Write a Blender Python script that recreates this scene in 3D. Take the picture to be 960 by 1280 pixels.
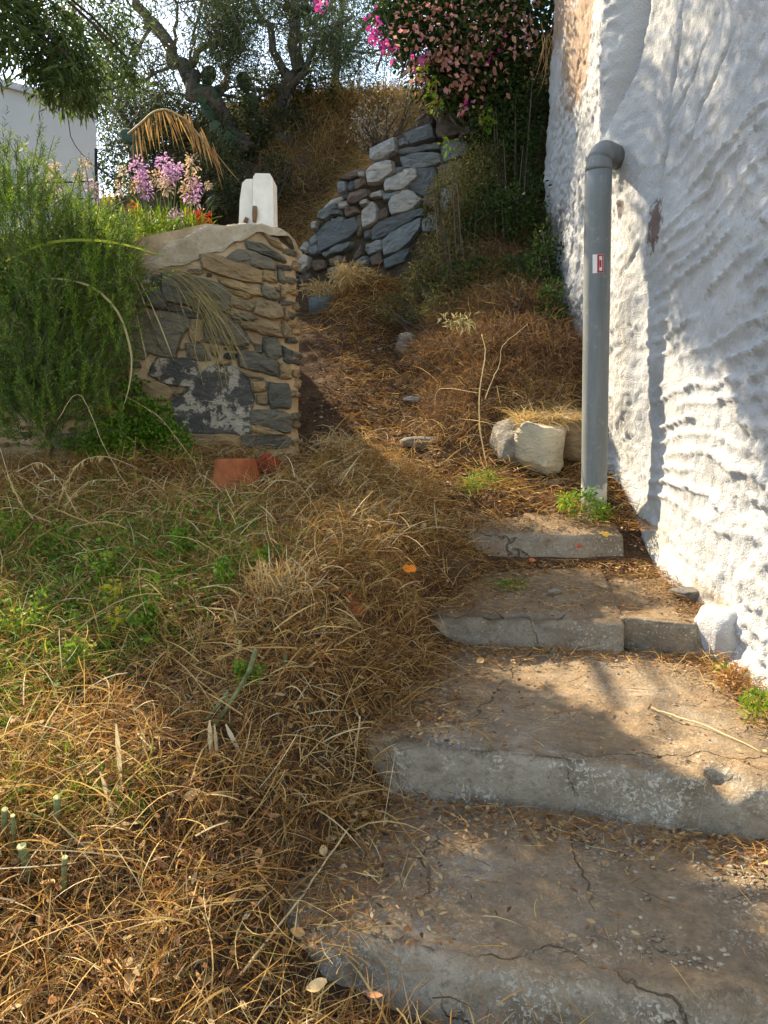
import bpy, math, random
import numpy as np
from mathutils import Vector
for o in list(bpy.data.objects): bpy.data.objects.remove(o, do_unlink=True)
SC = bpy.context.scene
COL = SC.collection
rng = np.random.default_rng(11); random.seed(11)
R = math.radians

# ------------------------------------------------------------------ camera
CZ = 1.6; PITCH = R(8.0); FPX = 961.0
cam = bpy.data.cameras.new('camera'); camo = bpy.data.objects.new('camera', cam); COL.objects.link(camo)
camo.location = (0, 0, CZ); camo.rotation_euler = (R(90) - PITCH, 0, 0)
cam.sensor_fit = 'VERTICAL'; cam.sensor_height = 24.0; cam.lens = 24.0 * FPX / 1280.0
cam.clip_start = 0.05; cam.clip_end = 2000
SC.camera = camo
# ------------------------------------------------------------------ world, sun, exposure
SUN_EL = R(41); SUN_AZ = R(-44)          # ahead and to the left
w = bpy.data.worlds.new('World'); SC.world = w; w.use_nodes = True
nt = w.node_tree; nt.nodes.clear()
sky = nt.nodes.new('ShaderNodeTexSky'); sky.sky_type = 'NISHITA'; sky.sun_disc = False
sky.sun_elevation = SUN_EL; sky.sun_rotation = SUN_AZ; sky.air_density = 1.0; sky.dust_density = 0.6; sky.ozone_density = 1.0
bg = nt.nodes.new('ShaderNodeBackground'); bg.inputs[1].default_value = 0.15
wo = nt.nodes.new('ShaderNodeOutputWorld')
wb = nt.nodes.new('ShaderNodeMixRGB'); wb.blend_type = 'MULTIPLY'; wb.inputs[0].default_value = 1.0; wb.inputs[2].default_value = (1.0, .90, .775, 1)
nt.links.new(sky.outputs[0], wb.inputs[1]); nt.links.new(wb.outputs[0], bg.inputs[0]); nt.links.new(bg.outputs[0], wo.inputs[0])
sd = bpy.data.lights.new('sun', 'SUN'); sd.energy = 3.7; sd.angle = R(0.5); sd.color = (1.0, 0.84, 0.60)
so = bpy.data.objects.new('sun', sd); COL.objects.link(so)
S = Vector((math.sin(SUN_AZ) * math.cos(SUN_EL), math.cos(SUN_AZ) * math.cos(SUN_EL), math.sin(SUN_EL)))
so.rotation_euler = S.to_track_quat('Z', 'Y').to_euler(); so.location = S * 30
SC.view_settings.view_transform = 'Standard'; SC.view_settings.look = 'None'
SC.view_settings.exposure = 2.0; SC.view_settings.gamma = 1.0; SC.view_settings.use_curve_mapping = False

# ------------------------------------------------------------------ helpers: pixels, noise
cp, sp = math.cos(PITCH), math.sin(PITCH)
def ray(px, py):
    u = (px - 480) / FPX; v = (640 - py) / FPX
    return np.array([u, cp + v * sp, -sp + v * cp])
def at(px, py, y):
    d = ray(px, py); return np.array([d[0] / d[1] * y, y, CZ + d[2] / d[1] * y])
def hash3(ix, iy, iz, seed):
    n = (ix.astype(np.int64) * 374761393 + iy.astype(np.int64) * 668265263 + iz.astype(np.int64) * 2147483647 + seed * 974711) & 0xffffffff
    n = ((n ^ (n >> 13)) * 1274126177) & 0xffffffff
    n = ((n ^ (n >> 16)) * 2246822519) & 0xffffffff
    return ((n ^ (n >> 15)) & 0xffffff) / float(0xffffff)
def vnoise(x, y, z=None, seed=0):
    x = np.asarray(x, float); y = np.asarray(y, float); z = np.zeros_like(x) if z is None else np.asarray(z, float)
    x, y, z = np.broadcast_arrays(x, y, z)
    ix, iy, iz = np.floor(x), np.floor(y), np.floor(z)
    fx, fy, fz = x - ix, y - iy, z - iz
    fx, fy, fz = [f * f * (3 - 2 * f) for f in (fx, fy, fz)]
    r = 0
    for a in (0, 1):
        for b in (0, 1):
            for c in (0, 1):
                wgt = (fx if a else 1 - fx) * (fy if b else 1 - fy) * (fz if c else 1 - fz)
                r = r + wgt * hash3(ix + a, iy + b, iz + c, seed)
    return r * 2 - 1
def fbm(x, y, z=None, seed=0, o=4):
    r = 0; a = 1.0; f = 1.0
    for i in range(o):
        r = r + a * vnoise(np.asarray(x) * f, np.asarray(y) * f, None if z is None else np.asarray(z) * f, seed + i * 17)
        a *= 0.5; f *= 2.03
    return r
def sst(a, b, x):
    t = np.clip((x - a) / (b - a), 0, 1); return t * t * (3 - 2 * t)
def nrm(a): return a / np.maximum(np.linalg.norm(a, axis=-1, keepdims=True), 1e-9)

# ------------------------------------------------------------------ helpers: meshes and objects
def mesh(name, V, F, smooth=False):
    V = np.asarray(V, np.float32).reshape(-1, 3); me = bpy.data.meshes.new(name)
    if isinstance(F, np.ndarray):
        n = F.shape[1]
        me.vertices.add(len(V)); me.vertices.foreach_set('co', V.ravel())
        me.loops.add(F.size); me.loops.foreach_set('vertex_index', F.astype(np.int32).ravel())
        me.polygons.add(len(F)); me.polygons.foreach_set('loop_start', np.arange(0, F.size, n, dtype=np.int32))
        me.polygons.foreach_set('loop_total', np.full(len(F), n, np.int32))
        if smooth: me.polygons.foreach_set('use_smooth', np.ones(len(F), bool))
        me.update(calc_edges=True)
    else:
        me.from_pydata(V.tolist(), [], F)
        if smooth: me.polygons.foreach_set('use_smooth', np.ones(len(F), bool))
        me.update()
    return me
def link(name, me, loc=(0, 0, 0), parent=None, mat=None):
    o = bpy.data.objects.new(name, me); COL.objects.link(o); o.location = loc
    if parent is not None: o.parent = parent
    if mat is not None and me is not None and not me.materials: me.materials.append(mat)
    return o
def thing(name, label, cat, loc, group=None):
    o = bpy.data.objects.new(name, None); COL.objects.link(o); o.location = tuple(float(c) for c in loc)
    o.empty_display_size = 0.1
    o['label'] = label; o['category'] = cat
    if group: o['group'] = group
    return o
def tag(o, label, cat, group=None, kind=None):
    o['label'] = label; o['category'] = cat
    if group: o['group'] = group
    if kind: o['kind'] = kind
    return o
def part(name, V, F, mat, parent, smooth=False):
    V = np.asarray(V, float).reshape(-1, 3)
    org = V.mean(0); pl = np.array(parent.location) if parent.parent is None else np.array(parent.location) + np.array(parent.parent.location)
    return link(name, mesh(name, V - org, F, smooth), tuple(org - pl), parent, mat)
def solo(name, V, F, mat, smooth=False):
    V = np.asarray(V, float).reshape(-1, 3); org = np.array([V[:, 0].mean(), V[:, 1].mean(), V[:, 2].min()])
    return link(name, mesh(name, V - org, F, smooth), tuple(org), None, mat)
class MB:
    def __init__(s): s.v = []; s.f = []; s.n = 0
    def add(s, V, F):
        V = np.asarray(V, float).reshape(-1, 3)
        s.v.append(V); s.f += [tuple(int(i) + s.n for i in f) for f in F]; s.n += len(V)
    def V(s): return np.concatenate(s.v)
def cat(*vf):
    V = []; F = []; n = 0
    for v, f in vf: V.append(v); F.append(f + n); n += len(v)
    return np.concatenate(V), np.concatenate(F)
def grid_faces(nu, nv):
    i = np.arange(nu * nv).reshape(nu, nv)
    return np.stack([i[:-1, :-1], i[1:, :-1], i[1:, 1:], i[:-1, 1:]], -1).reshape(-1, 4)
def box(c, s, rz=0, bev=0):
    c = np.asarray(c, float); s = np.asarray(s, float) / 2
    V = np.array([[x, y, z] for x in (-1, 1) for y in (-1, 1) for z in (-1, 1)]) * s
    ca, sa = math.cos(rz), math.sin(rz)
    V = np.stack([V[:, 0] * ca - V[:, 1] * sa, V[:, 0] * sa + V[:, 1] * ca, V[:, 2]], 1) + c
    return V, [(0, 1, 3, 2), (4, 6, 7, 5), (0, 4, 5, 1), (2, 3, 7, 6), (0, 2, 6, 4), (1, 5, 7, 3)]
def tube(pts, rad, n=7, cap=True):
    P = np.asarray(pts, float); k = len(P); rad = np.broadcast_to(np.asarray(rad, float), (k,))
    T = nrm(np.gradient(P, axis=0)); ref = np.array([0.31, 0.17, 0.93])
    if abs(T[0] @ ref) > .95: ref = np.array([1., 0, 0])
    A = nrm(np.cross(T, ref)); B = np.cross(T, A); a = np.linspace(0, 2 * np.pi, n, endpoint=False)
    V = P[:, None] + rad[:, None, None] * (np.cos(a)[None, :, None] * A[:, None] + np.sin(a)[None, :, None] * B[:, None])
    V = V.reshape(-1, 3); F = []
    for i in range(k - 1):
        for j in range(n): F.append((i * n + j, i * n + (j + 1) % n, (i + 1) * n + (j + 1) % n, (i + 1) * n + j))
    if cap: F.append(tuple(range(n))[::-1]); F.append(tuple((k - 1) * n + j for j in range(n)))
    return V, F
def ribbons(p0, d, L, W, droop=0.2, curl=0.2, K=4, shape=None, clampG=None, sidev=None, lift=0.003):
    """many blades or leaves at once: returns verts, quads. p0,d: (N,3); L,W: (N,)"""
    p0 = np.asarray(p0, float); N = len(p0); d = nrm(np.asarray(d, float)); L = np.broadcast_to(L, (N,)); W = np.broadcast_to(W, (N,))
    t = np.linspace(0, 1, K)
    shape = np.interp(t, np.linspace(0, 1, 4), [1, 1, .85, .1]) if shape is None else np.interp(t, np.linspace(0, 1, len(shape)), shape)
    per = nrm(np.cross(d, rng.normal(size=(N, 3))))
    dr = np.broadcast_to(droop, (N,)) * rng.uniform(.5, 1.3, N); cu = np.broadcast_to(curl, (N,)) * rng.normal(size=N)
    c = p0[:, None] + d[:, None] * (L[:, None] * t)[..., None]
    c = c + per[:, None] * (cu[:, None] * L[:, None] * t ** 2)[..., None]
    c[..., 2] -= dr[:, None] * L[:, None] * t ** 2
    if clampG is not None:
        g = clampG(c[..., 0], c[..., 1]) + lift + rng.uniform(0, .012, (N, 1)); c[..., 2] = np.maximum(c[..., 2], g)
    sv = nrm(np.cross(d, rng.normal(size=(N, 3)))) if sidev is None else nrm(np.cross(d, sidev))
    h = (W[:, None] * shape[None] / 2)[..., None] * sv[:, None]
    V = np.stack([c - h, c + h], 2).reshape(-1, 3)
    b = (np.arange(N) * K * 2)[:, None]; i = np.arange(K - 1)[None] * 2
    F = np.stack([b + i, b + i + 1, b + i + 3, b + i + 2], -1).reshape(-1, 4)
    return V, F
LEAF = [.15, 1., .9, .08]
def sph(N): return nrm(rng.normal(size=(N, 3)))
def azel(N, e0, e1, a0=0, a1=2 * np.pi):
    a = rng.uniform(a0, a1, N); e = np.radians(rng.uniform(e0, e1, N))
    return np.stack([np.cos(a) * np.cos(e), np.sin(a) * np.cos(e), np.sin(e)], 1)
def chips(pos, r, flat=.6, seed=0):
    """many rough little stones in one mesh"""
    t = (1 + 5 ** .5) / 2
    ico = nrm(np.array([(-1, t, 0), (1, t, 0), (-1, -t, 0), (1, -t, 0), (0, -1, t), (0, 1, t), (0, -1, -t), (0, 1, -t), (t, 0, -1), (t, 0, 1), (-t, 0, -1), (-t, 0, 1)], float))
    fi = np.array([(0, 11, 5), (0, 5, 1), (0, 1, 7), (0, 7, 10), (0, 10, 11), (1, 5, 9), (5, 11, 4), (11, 10, 2), (10, 7, 6), (7, 1, 8), (3, 9, 4), (3, 4, 2), (3, 2, 6), (3, 6, 8), (3, 8, 9), (4, 9, 5), (2, 4, 11), (6, 2, 10), (8, 6, 7), (9, 8, 1)])
    N = len(pos); a = rng.uniform(0, 6.28, N); sx = rng.uniform(.7, 1.4, N); V = ico[None] * rng.uniform(.75, 1.2, (N, 12, 1))
    V = V * np.stack([sx, 1 / sx, np.full(N, flat)], 1)[:, None]
    x = V[..., 0] * np.cos(a)[:, None] - V[..., 1] * np.sin(a)[:, None]; y = V[..., 0] * np.sin(a)[:, None] + V[..., 1] * np.cos(a)[:, None]
    V = np.stack([x, y, V[..., 2]], -1) * np.asarray(r)[:, None, None] + pos[:, None]
    F = (fi[None] + (np.arange(N) * 12)[:, None, None]).reshape(-1, 3)
    return V.reshape(-1, 3), F

# ------------------------------------------------------------------ helpers: materials
class NM:
    def __init__(s, name):
        s.m = bpy.data.materials.new(name); s.m.use_nodes = True; s.t = s.m.node_tree; s.t.nodes.clear()
        s.out = s.n('OutputMaterial'); s.b = s.n('BsdfPrincipled'); s.l(s.b.outputs[0], s.out.inputs[0])
    def n(s, ty, **k):
        x = s.t.nodes.new('ShaderNode' + ty)
        for a, v in k.items():
            if a.startswith('i_'): x.inputs[a[2:].replace('_', ' ')].default_value = v
            else: setattr(x, a, v)
        return x
    def l(s, a, b): s.t.links.new(a, b)
    def co(s, kind='Object', scale=(1, 1, 1)):
        c = s.n('TexCoord'); m = s.n('Mapping'); m.inputs['Scale'].default_value = scale; s.l(c.outputs[kind], m.inputs[0]); return m.outputs[0]
    def pos(s, scale=(1, 1, 1)):
        c = s.n('NewGeometry'); m = s.n('Mapping'); m.inputs['Scale'].default_value = scale; s.l(c.outputs['Position'], m.inputs[0]); return m.outputs[0]
    def noise(s, vec, sc, det=6, rough=.6, dist=0):
        x = s.n('TexNoise'); x.inputs['Scale'].default_value = sc; x.inputs['Detail'].default_value = det
        x.inputs['Roughness'].default_value = rough; x.inputs['Distortion'].default_value = dist; s.l(vec, x.inputs['Vector']); return x.outputs['Fac']
    def ramp(s, fac, stops, interp='LINEAR'):
        r = s.n('ValToRGB'); e = r.color_ramp; e.interpolation = interp
        while len(e.elements) < len(stops): e.elements.new(.5)
        for el, (p, c) in zip(e.elements, stops):
            el.position = p; el.color = tuple(c) + (1,) if len(c) == 3 else c
        s.l(fac, r.inputs[0]); return r.outputs[0]
    def mask(s, fac, a, b):
        r = s.n('MapRange'); r.inputs[1].default_value = a; r.inputs[2].default_value = b; s.l(fac, r.inputs[0]); return r.outputs[0]
    def mix(s, fac, a, b, mode='MIX'):
        x = s.n('MixRGB', blend_type=mode)
        for i, v in enumerate((fac, a, b)):
            if hasattr(v, 'is_linked'): s.l(v, x.inputs[i])
            else: x.inputs[i].default_value = v if i == 0 else tuple(v) + (1,)
        return x.outputs[0]
    def math(s, op, a, b=0.5):
        x = s.n('Math', operation=op)
        for i, v in enumerate((a, b)):
            if hasattr(v, 'is_linked'): s.l(v, x.inputs[i])
            else: x.inputs[i].default_value = v
        return x.outputs[0]
    def fin(s, col, rough=.9, h=None, bump=.4, dist=.01, spec=.1):
        if hasattr(col, 'is_linked'): s.l(col, s.b.inputs['Base Color'])
        else: s.b.inputs['Base Color'].default_value = tuple(col) + (1,)
        s.b.inputs['Roughness'].default_value = rough; s.b.inputs['Specular IOR Level'].default_value = spec
        if h is not None:
            b = s.n('Bump'); b.inputs['Strength'].default_value = bump; b.inputs['Distance'].default_value = dist
            s.l(h, b.inputs['Height']); s.l(b.outputs[0], s.b.inputs['Normal'])
        return s.m
def leafmat(name, cols, rough=.6, trans=.35, spec=.08, tcol=None):
    """every island (one blade, one leaf) takes its own colour from the list"""
    m = NM(name); g = m.n('NewGeometry'); n = len(cols)
    c = m.ramp(g.outputs['Random Per Island'], [(i / n, k) for i, k in enumerate(cols)], 'CONSTANT')
    nz = m.noise(m.pos(), 40, 2); c = m.mix(m.math('MULTIPLY', nz, .5), c, m.mix(1., c, (.55, .5, .45), 'MULTIPLY'))
    m.fin(c, rough, spec=spec)
    if trans > 0:
        t = m.n('BsdfTranslucent'); m.l(m.mix(1., c, tcol or (1.0, 1.0, .75), 'MULTIPLY'), t.inputs[0])
        x = m.n('MixShader'); x.inputs[0].default_value = trans
        m.l(m.b.outputs[0], x.inputs[1]); m.l(t.outputs[0], x.inputs[2]); m.l(x.outputs[0], m.out.inputs[0])
    return m.m

def m_soil():
    m = NM('soil'); p = m.pos(); a = m.noise(p, 2.2, 8, .65); b = m.noise(p, 38, 6, .7); c = m.noise(p, 160, 3, .6)
    col = m.ramp(a, [(.3, (.04, .023, .013)), (.5, (.075, .045, .026)), (.68, (.125, .078, .045))])
    col = m.mix(m.mask(b, .5, .75), col, (.14, .092, .055)); col = m.mix(m.mask(c, .6, .75), col, (.22, .165, .105))
    return m.fin(col, .95, m.math('ADD', b, m.math('MULTIPLY', c, .5)), .9, .02)
def m_concrete(name, white=.55, dirt=.5):
    m = NM(name); p = m.pos(); a = m.noise(p, 3, 8, .6); b = m.noise(p, 26, 8, .7); c = m.noise(p, 85, 5, .65, .6); d = m.noise(p, 1.7, 5, .65)
    g = m.n('NewGeometry'); sx = m.n('SeparateXYZ'); m.l(g.outputs['Normal'], sx.inputs[0])
    col = m.ramp(a, [(.3, (.20, .165, .118)), (.55, (.32, .268, .198)), (.75, (.41, .352, .268))])
    col = m.mix(m.mask(b, .56, .72), col, (.13, .115, .095))
    dm = m.math('MULTIPLY', m.mask(m.math('ADD', d, m.math('MULTIPLY', b, .35)), 1 - dirt, 1.12 - dirt), m.mask(sx.outputs[2], .55, .95))
    soil = m.ramp(b, [(.3, (.15, .098, .055)), (.7, (.33, .235, .135))])
    col = m.mix(m.math('MULTIPLY', dm, .88), col, soil); st_ = m.noise(m.pos((1, 1, 1.6)), 6.5, 9, .72, .4); col = m.mix(m.math('MULTIPLY', m.mask(st_, .46, .62), .62), col, (.15, .115, .078)); col = m.mix(m.math('MULTIPLY', m.mask(m.noise(p, 60, 4, .7), .56, .66), .5), col, (.11, .088, .062))
    wm = m.math('MULTIPLY', m.mask(c, .68 - .14 * white, .735 - .14 * white), m.mask(m.noise(p, 5, 4, .6), .42, .6))
    col = m.mix(m.math('MULTIPLY', m.math('MULTIPLY', wm, m.mask(sx.outputs[2], 1.35, .3)), .8), col, (.60, .55, .45))
    v = m.n('TexVoronoi'); v.feature = 'DISTANCE_TO_EDGE'; v.inputs['Scale'].default_value = 1.15; v.inputs['Randomness'].default_value = 1.0
    wv = m.n('VectorMath', operation='ADD'); nn = m.n('TexNoise'); nn.inputs['Scale'].default_value = 7; nn.inputs['Detail'].default_value = 5
    m.l(p, nn.inputs['Vector']); sc = m.n('VectorMath', operation='SCALE'); sc.inputs['Scale'].default_value = .16; m.l(nn.outputs['Color'], sc.inputs[0])
    m.l(p, wv.inputs[0]); m.l(sc.outputs[0], wv.inputs[1]); m.l(wv.outputs[0], v.inputs['Vector'])
    cr = m.math('MULTIPLY', m.mask(v.outputs['Distance'], .0045, .0), m.mask(d, .45, .55))
    col = m.mix(m.math('MULTIPLY', cr, .6), col, (.07, .055, .04))
    h = m.math('ADD', m.math('MULTIPLY', b, .6), m.math('ADD', m.math('MULTIPLY', c, .45), m.math('MULTIPLY', cr, -1.2)))
    return m.fin(col, .92, h, .9, .02)
def m_stone(name, cols, splash=0, sx=(3, 3, 9), bump=.7):
    m = NM(name); p = m.pos(sx); q = m.pos(); oi = m.n('ObjectInfo')
    base = m.ramp(oi.outputs['Random'], [(i / max(1, len(cols) - 1), c) for i, c in enumerate(cols)])
    a = m.noise(p, 2.2, 8, .65, .4); b = m.noise(p, 11, 8, .7); c = m.noise(q, 14, 6, .7)
    col = m.mix(1., base, m.ramp(a, [(.3, (.62, .60, .58)), (.5, (1, 1, 1)), (.72, (1.35, 1.28, 1.15))]), 'MULTIPLY')
    col = m.mix(m.mask(c, .60, .72), col, (.34, .27, .18))
    if splash:
        s = m.noise(q, 8, 9, .66, .2); col = m.mix(m.mask(s, .60 - .08 * splash, .64 - .08 * splash), col, (.60, .54, .43)); col = m.mix(m.mask(m.noise(q, 55, 5, .6), .58, .66), col, (.10, .10, .095))
    return m.fin(col, .85, m.math('ADD', a, m.math('ADD', m.math('MULTIPLY', b, .8), m.math('MULTIPLY', m.noise(q, 70, 5, .65), .35))), min(1, bump * 1.5), .05, .3)
def m_mortar():
    m = NM('mortar'); p = m.pos(); a = m.noise(p, 4, 6, .6); b = m.noise(p, 45, 8, .7)
    col = m.ramp(a, [(.3, (.33, .23, .135)), (.5, (.49, .355, .215)), (.7, (.62, .48, .31))])
    return m.fin(col, .95, b, .9, .02)
def m_cement(name, c0, c1):
    m = NM(name); p = m.pos(); a = m.noise(p, 5, 8, .65); b = m.noise(p, 60, 6, .7)
    return m.fin(m.mix(m.mask(b, .55, .75), m.ramp(a, [(.35, c0), (.65, c1)]), tuple(x * .65 for x in c0)), .95, b, .8, .012)
def m_plaster():
    m = NM('whitewash'); p = m.pos(); a = m.noise(p, 1.8, 8, .6); b = m.noise(p, 30, 8, .65); c = m.noise(p, 120, 5, .6); f = m.noise(p, 7, 8, .7)
    col = m.ramp(a, [(.3, (.40, .40, .40)), (.5, (.48, .48, .48)), (.7, (.55, .55, .55))])
    col = m.mix(m.math('MULTIPLY', m.mask(f, .57, .72), .55), col, (.50, .47, .41))
    col = m.mix(m.math('MULTIPLY', m.mask(f, .40, .30), .4), col, (.60, .56, .46))
    def spot(pt, r, colr, amt, wob=.6):
        nonlocal col
        d = m.n('VectorMath', operation='DISTANCE'); g = m.n('NewGeometry'); mp = m.n('Mapping')
        mp.vector_type = 'POINT'; mp.inputs['Scale'].default_value = (1, 1 / r[0], 1 / r[1]); m.l(g.outputs['Position'], mp.inputs[0]); m.l(mp.outputs[0], d.inputs[0])
        d.inputs[1].default_value = (pt[0], pt[1] / r[0], pt[2] / r[1])
        k = m.math('ADD', d.outputs['Value'], m.math('MULTIPLY', m.math('SUBTRACT', f, .5), wob * 4))
        col = m.mix(m.math('MULTIPLY', m.mask(k, 1.05, .8), amt), col, colr)
    W = 1.45
    def wp(px, py):
        d = ray(px, py); s = W / d[0]; return (W, d[1] * s, CZ + d[2] * s)
    spot(wp(822, 280), (.09, .14), (.16, .10, .075), .9, .8); spot(wp(792, 262), (.07, .06), (.13, .11, .10), .9, .8)
    spot(wp(718, 55), (.5, .45), (.36, .22, .12), .75); spot(wp(700, 10), (.5, .3), (.36, .22, .12), .7)
    spot(wp(815, 670), (.16, .10), (.46, .39, .25), .5, 1.2); spot(wp(800, 640), (.1, .1), (.46, .39, .25), .4, 1.2)
    spot(wp(688, 300), (.4, .2), (.22, .20, .18), .7, .9); spot(wp(690, 285), (.25, .15), (.16, .15, .13), .8, .9)
    spot(wp(885, 745), (.25, .04), (.40, .34, .26), .7, .5)
    h = m.math('ADD', m.math('MULTIPLY', b, .7), m.math('MULTIPLY', c, .3))
    return m.fin(col, .9, h, .7, .03)
def m_terracotta():
    m = NM('terracotta'); p = m.pos(); a = m.noise(p, 9, 6, .6); b = m.noise(p, 60, 5, .6)
    col = m.ramp(a, [(.3, (.22, .065, .025)), (.6, (.36, .11, .042)), (.8, (.44, .22, .12))]); return m.fin(col, .85, b, .3, .004)
def m_plain(name, col, rough=.7, var=.25, sc=12, bump=.2):
    m = NM(name); p = m.pos(); a = m.noise(p, sc, 6, .6)
    return m.fin(m.ramp(a, [(.3, tuple(c * (1 - var) for c in col)), (.7, tuple(min(1, c * (1 + var)) for c in col))]), rough, a, bump, .01)
def m_pipe():
    m = NM('grey_pipe'); p = m.pos(); a = m.noise(m.pos((1, 1, .15)), 18, 6, .6); b = m.noise(p, 7, 8, .7)
    sx = m.n('SeparateXYZ'); g = m.n('NewGeometry'); m.l(g.outputs['Position'], sx.inputs[0])
    col = m.ramp(a, [(.3, (.135, .145, .142)), (.6, (.185, .195, .19)), (.8, (.25, .255, .245))])
    pl = m.math('MULTIPLY', m.mask(m.math('ADD', b, m.math('MULTIPLY', m.math('SUBTRACT', sx.outputs[2], 1.15), -.9)), .50, .53), m.mask(sx.outputs[2], 1.55, 1.2))
    col = m.mix(pl, col, (.50, .47, .41)); dm = m.noise(p, 22, 7, .7); col = m.mix(m.math('MULTIPLY', m.mask(dm, .56, .70), .5), col, (.36, .33, .27)); return m.fin(col, .55, a, .15, .01, .35)
def m_bark():
    m = NM('bark'); p = m.pos((1, 1, .3)); a = m.noise(p, 25, 7, .7, .4)
    return m.fin(m.ramp(a, [(.3, (.05, .04, .032)), (.7, (.17, .14, .115))]), .95, a, .9, .02)

SOIL = m_soil(); CONC = m_concrete('worn_concrete', 1.1, .46); CONC2 = m_concrete('dirty_concrete', .8, .60)
SLATE = m_stone('slate', [(0.130, 0.130, 0.110), (0.202, 0.189, 0.150), (0.286, 0.254, 0.181), (0.150, 0.150, 0.131)])
OCHRE = m_stone('ochre_stone', [(0.420, 0.294, 0.156), (0.551, 0.392, 0.202), (0.348, 0.266, 0.163)])
SPLASH = m_stone('whitewash_splashed_slate', [(.15, .145, .13), (.12, .118, .108)], 1)
FBLUE = m_stone('blue_grey_stone', [(0.217, 0.256, 0.289), (0.310, 0.352, 0.371), (0.171, 0.200, 0.223), (0.419, 0.448, 0.454)])
FLIGHT = m_stone('pale_stone', [(0.550, 0.550, 0.525), (0.650, 0.637, 0.600), (0.500, 0.512, 0.512)])
FTAN = m_stone('tan_stone', [(0.280, 0.223, 0.176), (0.224, 0.176, 0.142), (0.182, 0.155, 0.135)])
MORTAR = m_mortar(); COPING = m_cement('coping_cement', (.34, .275, .19), (.52, .45, .34))
DARKM = m_cement('dark_earth_fill', (.05, .04, .03), (.10, .08, .06))
PLASTER = m_plaster(); TERRA = m_terracotta(); PIPE = m_pipe(); BARK = m_bark()
HOUSEW = m_plain('painted_house_white', (.70, .71, .72), .85, .06, 3)
WHITEPOST = m_plain('white_painted_post', (.80, .77, .70), .7, .10, 14)
BOULDER = m_stone('cream_boulder', [(.60, .52, .36), (.55, .48, .34)], 0, (2, 2, 4), .5)
BOULDG = m_stone('grey_boulder', [(.30, .27, .22), (.24, .22, .19)], 0, (3, 3, 4), .6)
PEBBLE = leafmat('pebbles', [(0.289, 0.232, 0.162), (0.221, 0.172, 0.119), (0.357, 0.296, 0.216), (0.170, 0.132, 0.094), (0.255, 0.192, 0.122), (0.408, 0.352, 0.266)], .9, 0)
STRAW = leafmat('straw', [(0.491, 0.295, 0.095), (0.384, 0.197, 0.062), (0.598, 0.415, 0.152), (0.277, 0.131, 0.043), (0.181, 0.093, 0.038), (0.555, 0.328, 0.095), (0.662, 0.513, 0.237), (0.341, 0.153, 0.043), (0.139, 0.077, 0.038), (0.448, 0.240, 0.072), (0.235, 0.109, 0.038)], .6, .3)
PALE = leafmat('pale_straw', [(.68, .52, .28), (.60, .42, .18), (.74, .61, .38), (.52, .34, .13), (.64, .45, .18)], .55, .3)
RUST = leafmat('rusty_straw', [(0.213, 0.115, 0.056), (0.164, 0.090, 0.052), (0.295, 0.180, 0.088), (0.131, 0.074, 0.048), (0.090, 0.057, 0.040), (0.230, 0.156, 0.088)], .7, .3)
LITTER = leafmat('brown_litter', [(.24, .12, .05), (.34, .19, .08), (.17, .085, .04), (.44, .28, .12), (.11, .06, .035), (.28, .13, .05), (.50, .36, .19)], .8, .15)
GREENG = leafmat('green_grass', [(0.165, 0.314, 0.034), (0.253, 0.381, 0.041), (0.110, 0.224, 0.030), (0.341, 0.414, 0.060), (0.088, 0.179, 0.030), (0.396, 0.403, 0.075)], .5, .4)
DKGREEN = leafmat('dark_green_leaves', [(.045, .085, .022), (.06, .11, .03), (.035, .065, .02), (.085, .12, .03), (.05, .09, .035)], .5, .35)
IVYG = leafmat('ground_cover_green', [(0.099, 0.224, 0.020), (0.143, 0.280, 0.028), (0.066, 0.157, 0.016), (0.220, 0.325, 0.036)], .5, .35)
ROSEM = leafmat('rosemary_needles', [(.11, .20, .035), (.16, .26, .045), (.22, .32, .06), (.09, .17, .035), (.30, .37, .075), (.13, .23, .05)], .5, .5)
BRIGHT = leafmat('bright_green', [(.22, .34, .035), (.16, .28, .03), (.30, .36, .04), (.12, .22, .03)], .45, .5)
YELLOWL = leafmat('yellow_leaves', [(.60, .46, .03), (.50, .50, .05), (.66, .52, .05)], .5, .5)
OLIVE = leafmat('olive_leaves', [(.075, .10, .045), (.10, .13, .055), (.055, .075, .035), (.15, .18, .09), (.09, .115, .06)], .45, .4)
OLIVEN = leafmat('near_olive_leaves', [(.07, .115, .035), (.10, .15, .045), (.05, .085, .03), (.15, .20, .065), (.085, .125, .05)], .45, .45)
SCRUB = leafmat('scrub_leaves', [(.05, .065, .03), (.08, .09, .04), (.035, .045, .022), (.12, .12, .05)], .6, .3)
SHRUBY = leafmat('dusty_shrub_leaves', [(.13, .135, .05), (.19, .17, .065), (.09, .105, .04), (.25, .20, .085), (.07, .09, .035)], .6, .35)
BRACT = leafmat('faded_bracts', [(.62, .36, .27), (.55, .30, .24), (.66, .44, .33), (.50, .24, .20), (.60, .30, .33), (.44, .22, .15)], .6, .4, tcol=(1, .9, .85))
PINK = leafmat('pink_bracts', [(.62, .05, .32), (.55, .08, .36), (.66, .13, .38)], .5, .4, tcol=(1, .8, .95))
LILAC = leafmat('lilac_petals', [(.62, .40, .66), (.56, .32, .60), (.70, .52, .70), (.66, .50, .56), (.52, .30, .58)], .5, .45, tcol=(1, .9, 1))
FADED = leafmat('faded_petals', [(.60, .46, .38), (.66, .52, .42), (.52, .38, .27)], .6, .4)
REDP = leafmat('red_petals', [(.55, .03, .02), (.62, .08, .03)], .5, .3)
CACT = m_plain('prickly_pear_green', (.045, .07, .04), .6, .4, 7)
STUB = m_plain('cut_stub_green', (.15, .17, .075), .65, .45, 30, .5)
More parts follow.
